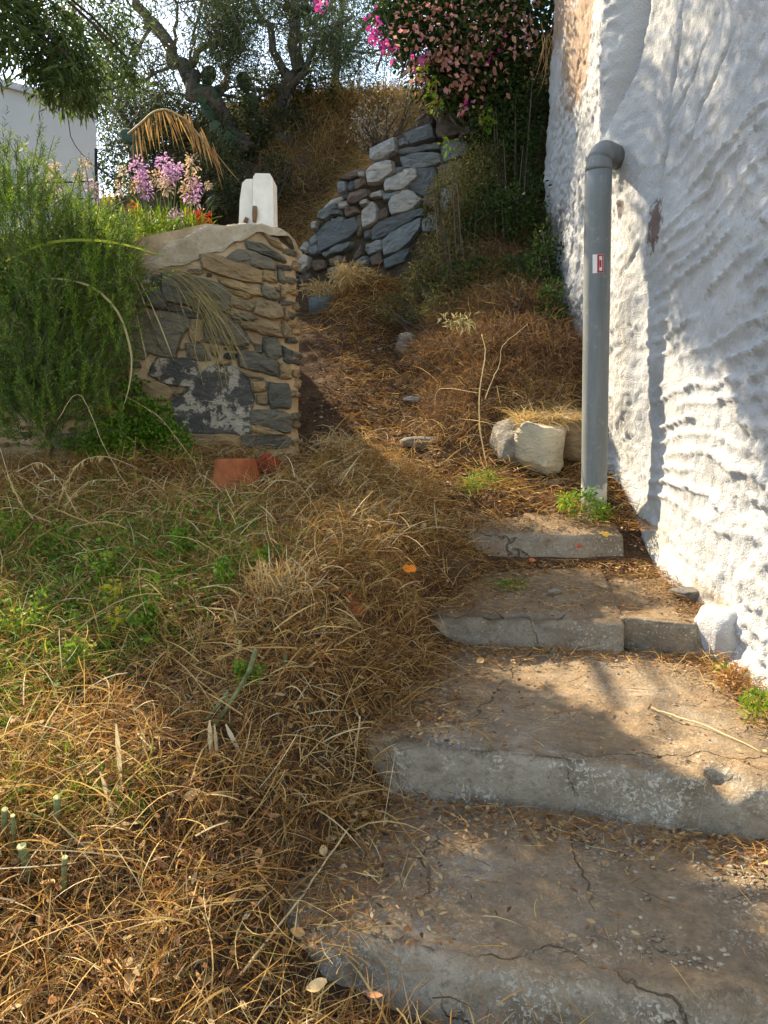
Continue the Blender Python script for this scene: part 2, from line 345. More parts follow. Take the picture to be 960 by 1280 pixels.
STEMG = m_plain('green_stem', (.16, .20, .07), .6, .3)
STEMP = m_plain('pale_dry_stem', (.55, .42, .22), .7, .25)
CUT = m_plain('cut_stalk_end', (.48, .45, .20), .7, .15)
DRYLEAF = leafmat('dry_leaf', [(.45, .24, .09), (.52, .32, .13), (.36, .18, .08), (.58, .40, .20)], .7, .2)
ORANGEL = m_plain('orange_leaf', (.62, .19, .02), .6, .25)
METAL = m_plain('dark_metal', (.03, .03, .032), .5, .2)
STICKW = m_plain('sticker_white', (.75, .72, .68), .5, .05); STICKR = m_plain('sticker_red', (.42, .05, .05), .5, .15)
STAIN = m_plain('brown_mark_tone', (.20, .13, .08), .8, .3)

# ------------------------------------------------------------------ terrain height
ZL = np.array([(-8, -1.7), (.6, -1.5), (1.3, -1.37), (1.7, -1.26), (2, -1.12), (2.5, -.98), (3, -.83), (3.5, -.68), (4.0, -.54), (4.4, -.45), (4.9, -.37), (5.5, -.28), (6, -.06), (7, .40), (8, .86), (8.6, 1.2), (9.3, 1.7), (10, 2.6), (10.7, 3.8), (11.3, 4.25), (14, 4.7), (60, 7), (400, 10)])
ZS = np.array([(-8, -1.7), (1.2, -1.47), (1.55, -1.40), (1.9, -1.38), (2.3, -1.34), (2.6, -1.18), (3.2, -1.12), (3.5, -1.0), (3.9, -.90), (4.15, -.80), (4.35, -.68), (4.6, -.55), (4.9, -.47), (5.5, -.29), (6, -.06)])
ZB = np.array([(4.5, -.57), (4.95, -.44), (5.15, -.25), (5.4, .05), (5.8, .38), (6.9, 1.2), (7.5, 1.75), (8, 2.3), (8.6, 2.8), (10, 3.3), (12, 4.4), (60, 7), (400, 10)])
def lip(T, y): return np.interp(y, T[:, 0], T[:, 1])
def xl(y): return np.interp(y, [1.2, 1.7, 2.34, 3.36, 4.12, 4.6], [-.45, -.20, .0, .22, .50, .3])
FA, FB = np.array([-1.02, 8.72]), np.array([1.25, 8.02])           # far wall line
def far_y(x): return FA[1] + (FB[1] - FA[1]) * (x - FA[0]) / (FB[0] - FA[0])
def front_y(x): return 5.0 + .16 * (x + .6)                          # near stone wall, front face (x negative goes nearer)
def side_x(y): return -.66 - .19 * (y - 5.0)
def G0(x, y):
    x = np.asarray(x, float); y = np.asarray(y, float)
    zl, zs, zb = lip(ZL, y), lip(ZS, y), lip(ZB, y)
    z = zl.copy() if hasattr(zl, 'copy') else zl
    k = sst(xl(y) - .34, xl(y) + .12, x) * sst(6.2, 5.0, y); z = z * (1 - k) + np.minimum(zs, zl + .3) * k
    k = sst(.12, .95, x) * sst(4.5, 4.7, y); z = z * (1 - k) + np.maximum(zb, z - .12) * k
    z = z + .40 * np.exp(-((x + .12) / .42) ** 2 - ((y - 7.85) / .5) ** 2)
    z = z + .12 * np.exp(-((x + .75) / .5) ** 2 - ((y - 3.1) / .6) ** 2) + .13 * np.exp(-((x + .30) / .30) ** 2 - ((y - 2.8) / .7) ** 2)
    hill = np.interp(x, [-3.6, -2.4], [.55, 1.0]) ; z = np.where(y > 8.6, 1.2 + (z - 1.2) * np.where(x < -2.4, hill, 1), z)
    bw = np.interp(x, [-1.1, -.95, -.45, .1, .6, 1.5, 3], [1.2, 1.55, 2.05, 2.5, 2.78, 2.95, 3.3]) + .55 * np.clip(y - far_y(x), 0, 2.2)
    k = sst(.10, .22, y - far_y(x)) * sst(-1.25, -1.0, x); z = z * (1 - k) + np.maximum(z, bw) * k
    tz = .98 + .03 * (y - 5)
    k = sst(.12, .2, y - front_y(x)) * sst(side_x(y) - .12, side_x(y) - .22, x) * sst(9.3, 8.9, y); z = z * (1 - k) + np.maximum(z, tz) * k
    z = np.where((x > 1.55) & (y > -8), np.maximum(z - .0, z), z)
    return z
def G(x, y):
    x = np.asarray(x, float); y = np.asarray(y, float)
    st = sst(xl(y) - .1, xl(y) + .1, x) * sst(4.3, 4.1, y)
    return CZ + G0(x, y) + (.040 * fbm(x * 2.9, y * 2.9, seed=3, o=4) + .012 * vnoise(x * 14, y * 14, seed=5)) * (1 - .8 * st) + .10 * fbm(x * .9, y * .9, seed=9, o=3) * sst(8.9, 10, y)
def axis(lo, hi, fine0, fine1, st):
    a = list(np.arange(fine0, fine1, st)); s = st; v = fine1
    while v < hi: a.append(v); s *= 1.25; v += s
    s = st; v = fine0 - st
    while v > lo: a.insert(0, v); s *= 1.25; v -= s
    return np.array(a)
gx = axis(-300, 300, -2.6, 1.7, .03); gy = axis(-200, 420, 1.0, 9.2, .035)
X, Y = np.meshgrid(gx, gy, indexing='ij'); V = np.stack([X, Y, G(X, Y)], -1).reshape(-1, 3)
g = link('ground', mesh('ground', V, grid_faces(len(gx), len(gy)), True), (0, 0, 0), None, SOIL); g['kind'] = 'structure'
g['label'] = 'brown earth slope rising into a steep footpath and bank'

# ------------------------------------------------------------------ steps
def step(name, nose, z, h, depth, slope, mat, seed, label, chip=.03, ends=True):
    P = np.array(nose, float); s = np.r_[0, np.cumsum(np.linalg.norm(np.diff(P, axis=0), axis=1))]
    n = int(s[-1] / .012); ss = np.linspace(0, s[-1], n); c = np.stack([np.interp(ss, s, P[:, 0]), np.interp(ss, s, P[:, 1])], 1)
    k = 25; pad = np.pad(c, ((k, k), (0, 0)), 'reflect', reflect_type='odd'); c = np.stack([np.convolve(pad[:, i], np.ones(2 * k + 1) / (2 * k + 1), 'valid') for i in (0, 1)], 1)
    t = nrm(np.gradient(c, axis=0)); out = np.stack([t[:, 1], -t[:, 0]], 1)
    prof = [(.03, -h - .12), (.025, -h - .02)] + [(.02 * (1 - q), -h + (h - .03) * q) for q in np.linspace(.1, 1, 9)] + [(-.006, -.014), (-.018, -.004), (-.034, 0)]
    prof += [(-d, slope * (d - .03)) for d in np.arange(.05, depth, .016)]
    pr = np.array(prof); m_ = len(pr)
    xy = c[:, None] + out[:, None] * pr[None, :, 0:1]; zz = np.broadcast_to(z + pr[None, :, 1], xy.shape[:2])
    x, y = xy[..., 0], xy[..., 1]
    wob = .030 * fbm(x * 2.3, y * 2.3, zz * 2.3, seed, 3); fine = .009 * fbm(x * 14, y * 14, zz * 14, seed + 3, 4)
    tread = (np.arange(m_) > 12)[None]; edge = np.exp(-((np.arange(m_) - 12.5) / 3.0) ** 2)[None]
    ch = np.clip(fbm(x * 5, y * 5, zz * 2, seed + 8, 3) - .35, 0, 1) * edge * chip * 4
    wob_r = wob * (~tread) + fine - ch
    x = x + out[:, None, 0] * (wob_r - wob * 0); y = y + out[:, None, 1] * wob_r
    zz = zz + tread * (wob * .45 + fine * .7) - ch * .8
    V = np.stack([x, y, zz + CZ], -1)
    Fq = grid_faces(n, m_)
    # end caps
    if ends:
        b = len(V.reshape(-1, 3)); low = V[:, -1].copy(); low[:, 2] = V[:, 0, 2]
        VV = np.concatenate([V.reshape(-1, 3), low]); idx = np.arange(n * m_).reshape(n, m_)
        F2 = np.stack([idx[:-1, -1], idx[1:, -1], b + np.arange(1, n), b + np.arange(n - 1)], 1)
        F = [tuple(f) for f in np.concatenate([Fq, F2])] + [tuple(idx[0, :][::-1]) + (b,), tuple(idx[-1, :]) + (b + n - 1,)]
        F = [tuple(f) for f in F[:-2]] + [tuple(idx[0]) + (b,), tuple(idx[-1][::-1]) + (b + n - 1,)]
        o = solo(name, VV, [tuple(int(i) for i in f) for f in F], mat, True)
    else: o = solo(name, V, Fq, mat, True)
    o['kind'] = 'structure'; o['label'] = label
    return o
step('step', [(-.30, 1.80), (-.195, 1.72), (-.018, 1.615), (.214, 1.555), (.46, 1.51), (.8, 1.43), (1.5, 1.27)], -1.25, .15, .86, .0, CONC, 21, 'lowest concrete step with exposed pebbles and a cracked front edge')
step('step', [(-.14, 2.40), (0, 2.34), (.30, 2.27), (.63, 2.20), (.87, 2.12), (1.09, 2.05), (1.56, 1.95)], -1.08, .20, 1.18, .0, CONC, 33, 'second concrete step with whitewash flecks and a long cracked riser')
step('step', [(.12, 3.39), (.216, 3.36), (.6, 3.30), (1.045, 3.24)], -.943, .14, .95, .105, CONC2, 45, 'third concrete step ending at a broken corner stone')
step('step', [(.46, 4.14), (.565, 4.125), (.9, 4.12), (1.30, 4.10)], -.697, .125, .45, .2, CONC2, 57, 'topmost shallow step half buried under leaf litter')

step('step', [(1.0, 3.40), (1.2, 3.38), (1.52, 3.33)], -.935, .14, .9, .105, CONC2, 49, 'rear piece of the third step behind the broken corner block')

# ------------------------------------------------------------------ rough rocks
def rock(name, c, size, seed, mat, rz=0, label=None, category='rock', sub=3, cut=9, smooth=False, parent=None, group=None, amp=.12, pw=.6):
    import bmesh
    bm = bmesh.new(); bmesh.ops.create_icosphere(bm, subdivisions=sub, radius=1.0)
    V = np.array([v.co[:] for v in bm.verts]); F = np.array([[v.index for v in f.verts] for f in bm.faces]); bm.free()
    r = np.random.default_rng(seed)
    V = np.sign(V) * np.abs(V) ** pw
    for i in range(cut):                                            # planar facets
        n = nrm(r.normal(size=3)); d = r.uniform(.72, .95); s = V @ n - d; V = V - np.where(s > 0, s, 0)[:, None] * n * .92
    V = V * (1 + amp * fbm(V[:, 0] * 1.6 + seed, V[:, 1] * 1.6, V[:, 2] * 1.6, seed, 4))[:, None]
    V = V * np.array(size) / 2; ca, sa = math.cos(rz), math.sin(rz)
    V = np.stack([V[:, 0] * ca - V[:, 1] * sa, V[:, 0] * sa + V[:, 1] * ca, V[:, 2]], 1) + np.array(c)
    if parent is not None: return part(name, V, F, mat, parent, smooth)
    o = solo(name, V, F, mat, smooth)
    if label: tag(o, label, category, group)
    return o
def gz(x, y): return float(G(np.array([x]), np.array([y]))[0])
tag_ = None
c = at(853, 805, 3.23); rock('step_block', (1.245, 3.34, CZ - .943 - .075), (.40, .30, .20), 5, CONC2, -.12, 'broken squarish block of concrete closing the end of the third step', 'stone block', 4, 4, pw=.35)
rock('whitewashed_rock', (1.425, 3.16, CZ - .97), (.16, .24, .26), 8, PLASTER, .2, 'whitewashed rock at the foot of the plaster wall beside the broken step', 'rock', 4, 7)
rock('flat_stone', (1.46, 3.54, CZ - .885), (.20, .16, .06), 12, BOULDG, .2, 'small flat brown stone wedged under the plaster wall', 'stone')
p = at(678, 562, 4.95); rock('boulder', (p[0], p[1] + .05, p[2] + .015), (.40, .36, .36), 77, BOULDER, .35, 'large cream boulder with a flat front beside the grey pipe', 'boulder', 4, 12, False, amp=.10, pw=.5)
p = at(641, 548, 5.12); rock('grey_rock', (p[0], p[1], p[2] - .02), (.26, .3, .30), 91, BOULDG, .2, 'grey rock tucked behind the left of the cream boulder', 'rock', 4, 8)
p = at(716, 535, 5.15); rock('brown_rock', (p[0], p[1], p[2] - .06), (.32, .34, .36), 93, OCHRE, .9, 'brown rock under straw between the cream boulder and the pipe', 'rock', 4, 8)
p = at(685, 606, 4.82); rock('footing_slab', (p[0] + .02, p[1] + .16, p[2] - .02), (.50, .34, .13), 95, CONC2, .05, 'flat concrete slab lying under the cream boulder', 'slab', 4, 5)
p = at(692, 735, 3.62); rock('loose_stone', (p[0], p[1], CZ - .90), (.085, .06, .04), 31, BOULDG, .3, 'small grey stone lying on the third step', 'stone')
p = at(525, 566, 5.4); rock('path_stone', (p[0], p[1], gz(p[0], p[1]) + .0), (.30, .22, .09), 37, BOULDG, .2, 'flat grey stone set in the path below the bank', 'stone')
p = at(512, 438, 7.1); rock('path_stone', (p[0], p[1], gz(p[0], p[1]) + .04), (.28, .25, .24), 39, BOULDG, .6, 'grey stone poking out of the bank foot beside the path', 'stone')
p = at(405, 378, 8.0); rock('path_stone', (p[0], p[1], gz(p[0], p[1]) + .03), (.36, .25, .22), 41, FBLUE, .6, 'blue grey stone at the foot of the upper stone wall', 'stone')
p = at(515, 500, 6.15); rock('path_stone', (p[0], p[1], gz(p[0], p[1]) + .02), (.16, .08, .05), 43, FLIGHT, .1, 'pale stone chip lying in the middle of the path', 'stone')

# ------------------------------------------------------------------ right plaster wall of the house
ys = np.concatenate([np.arange(.4, 2.2, .04), np.arange(2.2, 7.36, .0132)]); zs = CZ + np.concatenate([np.arange(-1.75, 2.6, .0142), np.arange(2.6, 4.6, .03)])
Yw, Zw = np.meshgrid(ys, zs, indexing='ij'); zr = Zw - CZ
warp = .06 * fbm(Yw * 1.4, Zw * 1.4, seed=61, o=3) + .010 * fbm(Yw * 9, Zw * 9, seed=62, o=3)
ph = (zr + warp + np.interp(zr, [-.4, .1, .9, 2.5], [-.03, .05, .20, .32]) * (Yw - 3.6) + .05 * (Yw - 3.4) ** 2) / .085
fr = ph - np.floor(ph); saw = np.where(fr < .86, (fr / .86) ** 4, ((1 - fr) / .14) ** 1.5)
idn = np.floor(ph)
amp = sst(-.35, .1, vnoise(Yw * 2.2 + idn * 7.3, idn * 3.1, seed=67)) * (.6 + .6 * hash3(idn, idn * 0, idn * 0, 5)) * sst(4.45, 4.1, Yw) * sst(1.7, 1.0, zr) * sst(-.9, -.4, zr) * (.5 + .5 * sst(2.5, 3.2, Yw))
D = .030 * saw * amp
D += .030 * fbm(Yw * .8, Zw * .8, seed=71, o=2) + .006 * fbm(Yw * 5, Zw * 5, seed=73, o=4)
fl = fbm(Yw * 2.4, Zw * 2.4, seed=74, o=5) * 3.0; D += .0055 * (np.floor(fl) + sst(.86, 1, fl - np.floor(fl)))          # flaking layers of limewash
rough = sst(3.5, 2.8, Yw) + sst(4.2, 5.0, Yw) * .7
D += (.25 + rough) * .006 * np.clip(fbm(Yw * 26, Zw * 26, seed=77, o=3), -.4, 1.2) + rough * (.020 * (1 - np.abs(fbm(Yw * 9, Zw * 13, seed=75, o=5))) ** 2 + .008 * fbm(Yw * 22, Zw * 30, seed=76, o=3)) + .0035 * fbm(Yw * 30, Zw * 30, seed=79, o=3)
lum = sst(.15, .45, vnoise(Yw * 6 + .4 * fbm(Yw * 9, Zw * 9, seed=80, o=3), Zw * 9, seed=81)); D += .012 * lum * sst(.5, -.2, zr) * sst(3.9, 3.2, Yw)
# deep diagonal trowel strokes high on the wall, cracks, the swelling where the pipe enters
q = (zr - 1.25 - .75 * (3.7 - Yw)) ; D -= .02 * np.exp(-((np.mod(q + .04 * fbm(Yw * 3, Zw * 3, seed=83, o=2), .33) - .16) / .016) ** 2) * sst(.2, .6, vnoise(Yw * 1.3, Zw * 1.3, seed=85)) * sst(.5, .9, zr)
D += .09 * np.exp(-((Yw - 4.72) / .30) ** 2) * sst(-.5, .1, zr) + .13 * np.exp(-((Yw - 4.74) / .17) ** 2) * sst(1.2, 1.5, zr)
crk = np.abs(Yw - (4.22 - .10 * (zr - 1.2) + .05 * fbm(Zw * 3, Zw * 0, seed=87, o=4))); D -= .05 * np.exp(-(crk / .018) ** 2) * sst(1.0, 1.2, zr) * sst(2.6, 2.2, zr)
gro = np.abs(Yw - (4.72 - .30 * (zr - 1.5) + .04 * fbm(Zw * 2, Zw * 0, seed=89, o=3))); D -= .07 * np.exp(-(gro / .03) ** 2) * sst(1.45, 1.7, zr)
D += .05 * sst(.18, 0, zr - lip(ZS, Yw))
Xw = 1.475 - D
Xw = np.where(Yw > 7.2, Xw + ((Yw - 7.2) / .16) ** 2 * .12, Xw)
Yw2 = Yw + sst(6.9, 7.36, Yw) * .10 * fbm(Zw * 2.5, Zw * 0 + 2, seed=93, o=4)
Vw = np.stack([Xw, Yw2, Zw], -1); Fw = grid_faces(len(ys), len(zs))[:, ::-1]
house = thing('plastered_house', 'tall rough whitewashed house wall with trowel ridges along the steps', 'building', (1.6, 4, CZ - 1.7))
part('plaster_wall', Vw.reshape(-1, 3), Fw, PLASTER, house, True)
V1, F1 = box((3.6, 3.45, CZ + 1.4), (4.08, 6.2, 6.3)); V1[:, 1] = np.where(V1[:, 1] > 3, 7.34, .42); V1[:, 0] = np.where(V1[:, 0] < 2, 1.64, V1[:, 0]); part('wall', V1, F1, PLASTER, house)
V1, F1 = box((3.6, 3.9, CZ + 4.65), (4.5, 7.3, .2)); part('roof', V1, F1, COPING, house)

# ------------------------------------------------------------------ drain pipe
pb = at(743, 622, 4.5); ptp = at(748, 215, 4.5); pr = .074
pipe = thing('drain_pipe', 'grey plastic drain pipe with bent top standing against the plaster wall', 'drain pipe', (pb[0], 4.5, pb[2]))
px0, px1 = pb[0], ptp[0]
n = 14; pts = [np.array([px0 + (px1 - px0) * t, 4.5, pb[2] - .12 + (ptp[2] - pb[2] + .12) * t]) for t in np.linspace(0, 1, n)]
V, F = tube(pts, pr, 28); part('pipe_body', V, F, PIPE, pipe, True)
dh = np.array([.72, .69, 0]); e = [pts[-1] + dh * .075 * (1 - math.cos(a)) + np.array([0, 0, .002 + .115 * math.sin(a)]) for a in np.linspace(0, R(88), 14)]; e += [e[-1] + dh * .16]
V, F = tube(e, np.linspace(pr - .001, pr * .86, len(e)), 28); part('elbow', V, F, PIPE, pipe, True)
def on_pipe(px, py):
    p = at(px, py, 4.5); t = (p[2] - pts[0][2]) / (pts[-1][2] - pts[0][2]); cx = px0 + (px1 - px0) * t
    dx = np.clip(p[0] - cx, -pr * .98, pr * .98); y = 4.5 - math.sqrt((pr + .002) ** 2 - dx ** 2); return np.array([cx + dx, y, p[2]])
def curved_patch(name, x0, x1, y0, y1, mat, parent, off=0):
    xs_ = np.linspace(x0, x1, 7); V = []
    for yy in (y1, y0):
        for xx in xs_: q = on_pipe(xx, yy); q[1] -= off; V.append(q)
    F = [(i, i + 1, 8 + i, 7 + i) for i in range(6)]; return part(name, V, F, mat, parent)
st = curved_patch('sticker', 737, 750, 321, 344, STICKW, pipe)
st['label'] = 'small white and red warning sticker'
for a, b, c_, d in ((742, 744.3, 321.3, 343.7), (748, 749.6, 321.3, 343.7), (744.3, 748, 321.3, 323.4), (744.3, 748, 341.4, 343.7), (744.6, 747, 328, 337)):
    curved_patch('sticker_mark', a, b, c_, d, STICKR, pipe, .0015)

# ------------------------------------------------------------------ stone walls, stone by stone
def stone_mesh(poly, proud, depth, r, grow=1.13):
    """poly (n,2) in wall coordinates, returns verts in (s, out, t) and faces"""
    P = np.array(poly, float); q = []
    for i in range(len(P)):
        a, b = P[i], P[(i + 1) % len(P)]; L = np.linalg.norm(b - a); q.append(a * .93 + .035 * b + .035 * P[i - 1])
        k = 2 if L > .12 else 1
        for j in range(1, k + 1): q.append(a + (b - a) * j / (k + 1) + r.normal(size=2) * L * .028)
    Q = np.array(q); c = Q.mean(0); Q = c + (Q - c) * grow;  n = len(Q); rad = np.linalg.norm(Q - c, axis=1).mean()
    tilt = r.normal(size=2) * .10; rings = []
    for sc, o in ((1.0, -depth), (1.0, proud * .3), (max(.80, 1 - .012 / rad), proud), (.55, proud + .006)):
        W = c + (Q - c) * sc; out = np.full(n, o)
        if o > 0: out = out + (W - c) @ tilt * .5 + r.normal(size=n) * (.005 if sc > .6 else .007)
        rings.append(np.stack([W[:, 0], out, W[:, 1]], 1))
    V = np.concatenate(rings + [np.array([[c[0], proud + .008 + r.normal() * .004, c[1]]])]); F = []
    for k in range(3):
        for j in range(n): F.append((k * n + j, k * n + (j + 1) % n, (k + 1) * n + (j + 1) % n, (k + 1) * n + j))
    for j in range(n): F.append((3 * n + j, 3 * n + (j + 1) % n, 4 * n))
    return V, F
def poly_to_wall(poly, A, d2):
    """pixels -> (s along, height) on the vertical plane through A with direction d2; also gives the outward normal"""
    nn = np.array([d2[1], -d2[0]]); out = []
    for px, py in poly:
        r_ = ray(px, py); k = (A @ nn) / (r_[:2] @ nn); h = r_ * k; out.append(((h[:2] - A) @ d2, CZ + h[2]))
    return out, nn
def z7(p): return [(120 + a / 3.84, 250 + b / 3.84) for a, b in p]
def z6(p): return [(350 + a / 3.84, 120 + b / 3.84) for a, b in p]
near = [
 ('O', [(510,268),(560,265),(700,310),(795,345),(790,400),(700,390),(600,360),(520,330)]), ('S', [(630,285),(690,240),(760,250),(860,300),(850,335),(760,325),(680,310)]),
 ('O', [(797,338),(850,342),(870,397),(835,397),(797,377)]), ('O', [(595,375),(640,380),(790,430),(790,460),(740,455),(640,420),(600,400)]),
 ('O', [(640,432),(700,440),(750,465),(720,475),(660,455)]), ('S', [(330,360),(400,365),(520,385),(600,410),(632,455),(630,535),(540,545),(480,520),(345,485),(328,430)]),
 ('P', [(210,375),(240,355),(310,365),(315,405),(270,415),(212,405)]), ('S', [(240,435),(300,430),(345,470),(335,528),(240,512)]), ('S', [(180,430),(228,425),(232,515),(175,512)]),
 ('S', [(345,505),(420,520),(510,550),(500,570),(420,555),(345,530)]), ('S', [(110,620),(170,560),(300,540),(420,560),(452,597),(400,650),(375,752),(300,740),(210,705),(105,695)]),
 ('O', [(458,577),(518,577),(515,680),(457,685),(448,640)]), ('S', [(527,575),(600,562),(680,600),(740,680),(700,700),(600,690),(525,685)]), ('O', [(640,472),(720,482),(765,510),(745,535),(690,522),(640,507)]),
 ('S', [(635,547),(700,542),(775,570),(740,582),(650,572)]), ('S', [(795,412),(850,427),(880,470),(850,485),(795,462)]), ('O', [(772,485),(830,485),(888,512),(893,560),(850,575),(757,547)]),
 ('O', [(690,590),(800,592),(880,632),(885,660),(800,647),(710,617)]), ('S', [(98,705),(200,712),(250,737),(230,765),(100,750)]), ('S', [(98,767),(205,777),(215,805),(100,802)]),
 ('S', [(430,690),(510,692),(550,770),(440,765)]), ('O', [(547,705),(590,710),(585,760),(557,745)]), ('S', [(690,725),(780,737),(870,777),(875,845),(760,820),(690,800)]),
 ('S', [(802,662),(870,667),(890,750),(840,768),(802,720)]), ('S', [(755,687),(795,697),(798,735),(765,730)]), ('P', [(300,760),(460,767),(490,802),(490,880),(430,895),(340,880),(260,840)]),
 ('P', [(545,815),(640,807),(720,872),(745,960),(722,1020),(730,1108),(600,1108),(400,1090),(378,962),(450,932),(480,890),(505,860)]), ('O', [(225,870),(330,887),(370,917),(355,960),(260,960),(225,920)]),
 ('S', [(830,877),(920,882),(928,1003),(840,998),(827,937)]), ('S', [(747,1012),(860,1008),(930,1032),(930,1118),(860,1103),(742,1070)]), ('O', [(770,937),(826,937),(826,985),(770,980)]),
 ('O', [(742,872),(815,867),(815,915),(747,925)]), ('O', [(880,787),(930,792),(935,860),(885,855)]), ('S', [(700,827),(800,852),(800,865),(710,847)]), ('O', [(270,967),(370,972),(372,1003),(275,995)]),
 ('O', [(745,1082),(830,1092),(900,1125),(820,1130),(750,1112)]), ('O', [(440,1122),(560,1126),(690,1132),(685,1182),(440,1180)]), ('S', [(700,1134),(860,1130),(930,1142),(920,1187),(696,1184)]),
 ('S', [(75,872),(150,872),(213,882),(210,940),(80,930)]), ('S', [(875,335),(903,345),(912,400),(877,388)]), ('O', [(893,580),(920,602),(920,660),(892,655)]), ('S', [(895,700),(930,720),(930,785),(900,770)]),
 ('O', [(800,165),(875,185),(900,240),(840,215)]), ('S', [(720,197),(800,212),(895,272),(905,297),(830,272),(730,237)]), ('S', [(30,640),(90,640),(92,680),(30,680)]), ('S', [(50,585),(105,580),(100,612),(50,614)]),
 ('O', [(884,405),(912,415),(914,470),(886,462)]), ('O', [(900,505),(916,520),(918,575),(900,568)]), ('S', [(400,960),(428,900),(440,915),(420,950)]), ('O', [(-60,700),(60,690),(85,780),(40,860),(-60,850)]),
 ('O', [(-300,1120),(-230,1110),(-205,1190),(-300,1260)]), ('O', [(-455,1195),(-330,1180),(-215,1210),(-225,1300),(-455,1330)]), ('S', [(-205,1130),(0,1120),(20,1200),(-190,1195)]), ('O', [(-200,1205),(15,1210),(10,1300),(-205,1310)]),
 ('O', [(-455,1345),(-260,1320),(-225,1400),(-455,1450)]), ('O', [(-215,1325),(10,1312),(0,1420),(-210,1430)]), ('O', [(25,1130),(200,1120),(240,1180),(40,1200)]), ('S', [(45,1215),(250,1190),(430,1195),(425,1270),(40,1290)])]
A = np.array([-.6, 5.0]); d2 = nrm(np.array([1.0, .16])); r = np.random.default_rng(5)
nw = thing('stone_wall', 'low retaining wall of dark slate and ochre stones under the flowers', 'stone wall', (-1.4, 5.0, CZ - .5))
def corner(s, out):
    """plane to curved corner: near the right end the face turns back"""
    rc = .20; s0 = -.13
    if s > s0:
        a = min((s - s0) / rc, 1.35); R_ = rc; return s0 + (R_ + out) * math.sin(a), out * math.cos(a) - R_ * (1 - math.cos(a))
    return s, out
MM = {'S': SLATE, 'O': OCHRE, 'P': SPLASH}
def wall_pt(s, out, t):
    s2, o2 = corner(s, out); nn = np.array([d2[1], -d2[0]]); xy = A + d2 * s2 + nn * o2; return (xy[0], xy[1], t)
gs, gt = np.meshgrid(np.arange(-2.3, .16, .01), np.arange(CZ - .55, CZ + 1.1, .01), indexing='ij'); occ = np.zeros(gs.shape, bool)
def inside(poly, s_, t_):
    P = np.array(poly); r_ = np.zeros(s_.shape, bool); n = len(P)
    for i in range(n):
        (x0, y0), (x1, y1) = P[i], P[(i + 1) % n]
        if y0 != y1: r_ ^= ((y0 > t_) != (y1 > t_)) & (s_ < (x1 - x0) * (t_ - y0) / (y1 - y0) + x0)
    return r_
for kind, pl in near:
    wp_, nn = poly_to_wall(z7(pl), A, d2); occ |= inside(np.mean(wp_, 0) + (np.array(wp_) - np.mean(wp_, 0)) * 1.1, gs, gt); V, F = stone_mesh(wp_, r.uniform(.022, .05), .08, r, 1.13)
    part('stone', [wall_pt(*v) for v in V], F, MM[kind], nw)
cover = np.interp(gs[:, 0], [-2.3, -.92, -.6, -.35, -.2, 0, .15], [.98, .80, .86, .96, 1.03, 1.02, .93]) + CZ
for k in range(2600):                                                # small flat stones wedged into the free joints
    w_, h_ = (r.uniform(.06, .17), r.uniform(.022, .05)) if k < 1800 else (r.uniform(.03, .06), r.uniform(.018, .03)); s_, t_ = r.uniform(-2.25, .13), r.uniform(CZ - .5, CZ + 1.05)
    if s_ > -.06: w_, h_ = r.uniform(.10, .17), r.uniform(.035, .06)
    if t_ > np.interp(s_, gs[:, 0], cover) - .02: continue
    a_ = (np.abs(gs - s_) < w_ / 2) & (np.abs(gt - t_) < h_ / 2)
    if a_.sum() < 4 or occ[a_].mean() > .04: continue
    occ |= (np.abs(gs - s_) < w_ / 2 + .006) & (np.abs(gt - t_) < h_ / 2 + .006)
    pl = [(s_ + w_ / 2 * a, t_ + h_ / 2 * b) for a, b in ((-1, -.7), (-.4, -1), (.6, -1), (1, -.4), (.9, .8), (.2, 1), (-.8, .9))]
    V, F = stone_mesh([(a + r.normal() * .004, b + r.normal() * .003) for a, b in pl], r.uniform(.008, .035) if s_ < -.06 else r.uniform(.002, .012), .08, r, 1.02)
    part('stone', [wall_pt(*v) for v in V], F, OCHRE if r.uniform() < .62 else SLATE, nw)
# core of mortar behind the stones, with the rounded corner and top
SSs = np.concatenate([np.arange(-2.4, -.13, .02), np.arange(-.13, .16, .012)]); TT = np.arange(CZ - .75, CZ + 1.16, .018)
top = np.interp(SSs, [-2.4, -1.15, -.9, -.5, -.15, .02, .14], [1.0, 1.0, 1.0, 1.10, 1.07, .98, .93])
V = []
for s, tp in zip(SSs, top):
    z = np.linspace(CZ - .75, CZ + tp, len(TT)); o = .011 * fbm(np.full(len(z), s * 9), z * 9, seed=15, o=4) - .012
    V += [wall_pt(s, oo, zz) for oo, zz in zip(o, z)]
V = np.array(V); part('mortar', V, grid_faces(len(SSs), len(TT))[:, ::-1], MORTAR, nw, True)
# coping: thick rounded cement cap, sloping down to the left
SS2 = np.arange(-.92, .155, .015); V = []; m_ = 26
for s in SS2:
    tp = np.interp(s, [-.92, -.75, -.5, -.25, -.05, .08, .15], [.84, .98, 1.10, 1.135, 1.11, 1.02, .95])
    lo = np.interp(s, [-.92, -.6, -.35, -.2, 0, .15], [.80, .86, .96, 1.03, 1.02, .93])
    for a in np.linspace(0, 1, m_):
        if a < .35: o, z = .004 + .03 * a / .35, lo + (tp - lo) * a / .35 * .8
        else: b = (a - .35) / .65; o, z = .035 - b * .50, tp - (tp - lo) * .2 * (1 - b) ** 3
        nz = .024 * float(fbm(np.array([s * 6]), np.array([a * 5]), seed=19, o=4)[0]); V.append(wall_pt(s, o + nz, CZ + z + nz))
part('coping', V, grid_faces(len(SS2), m_)[:, ::-1], COPING, nw, True)

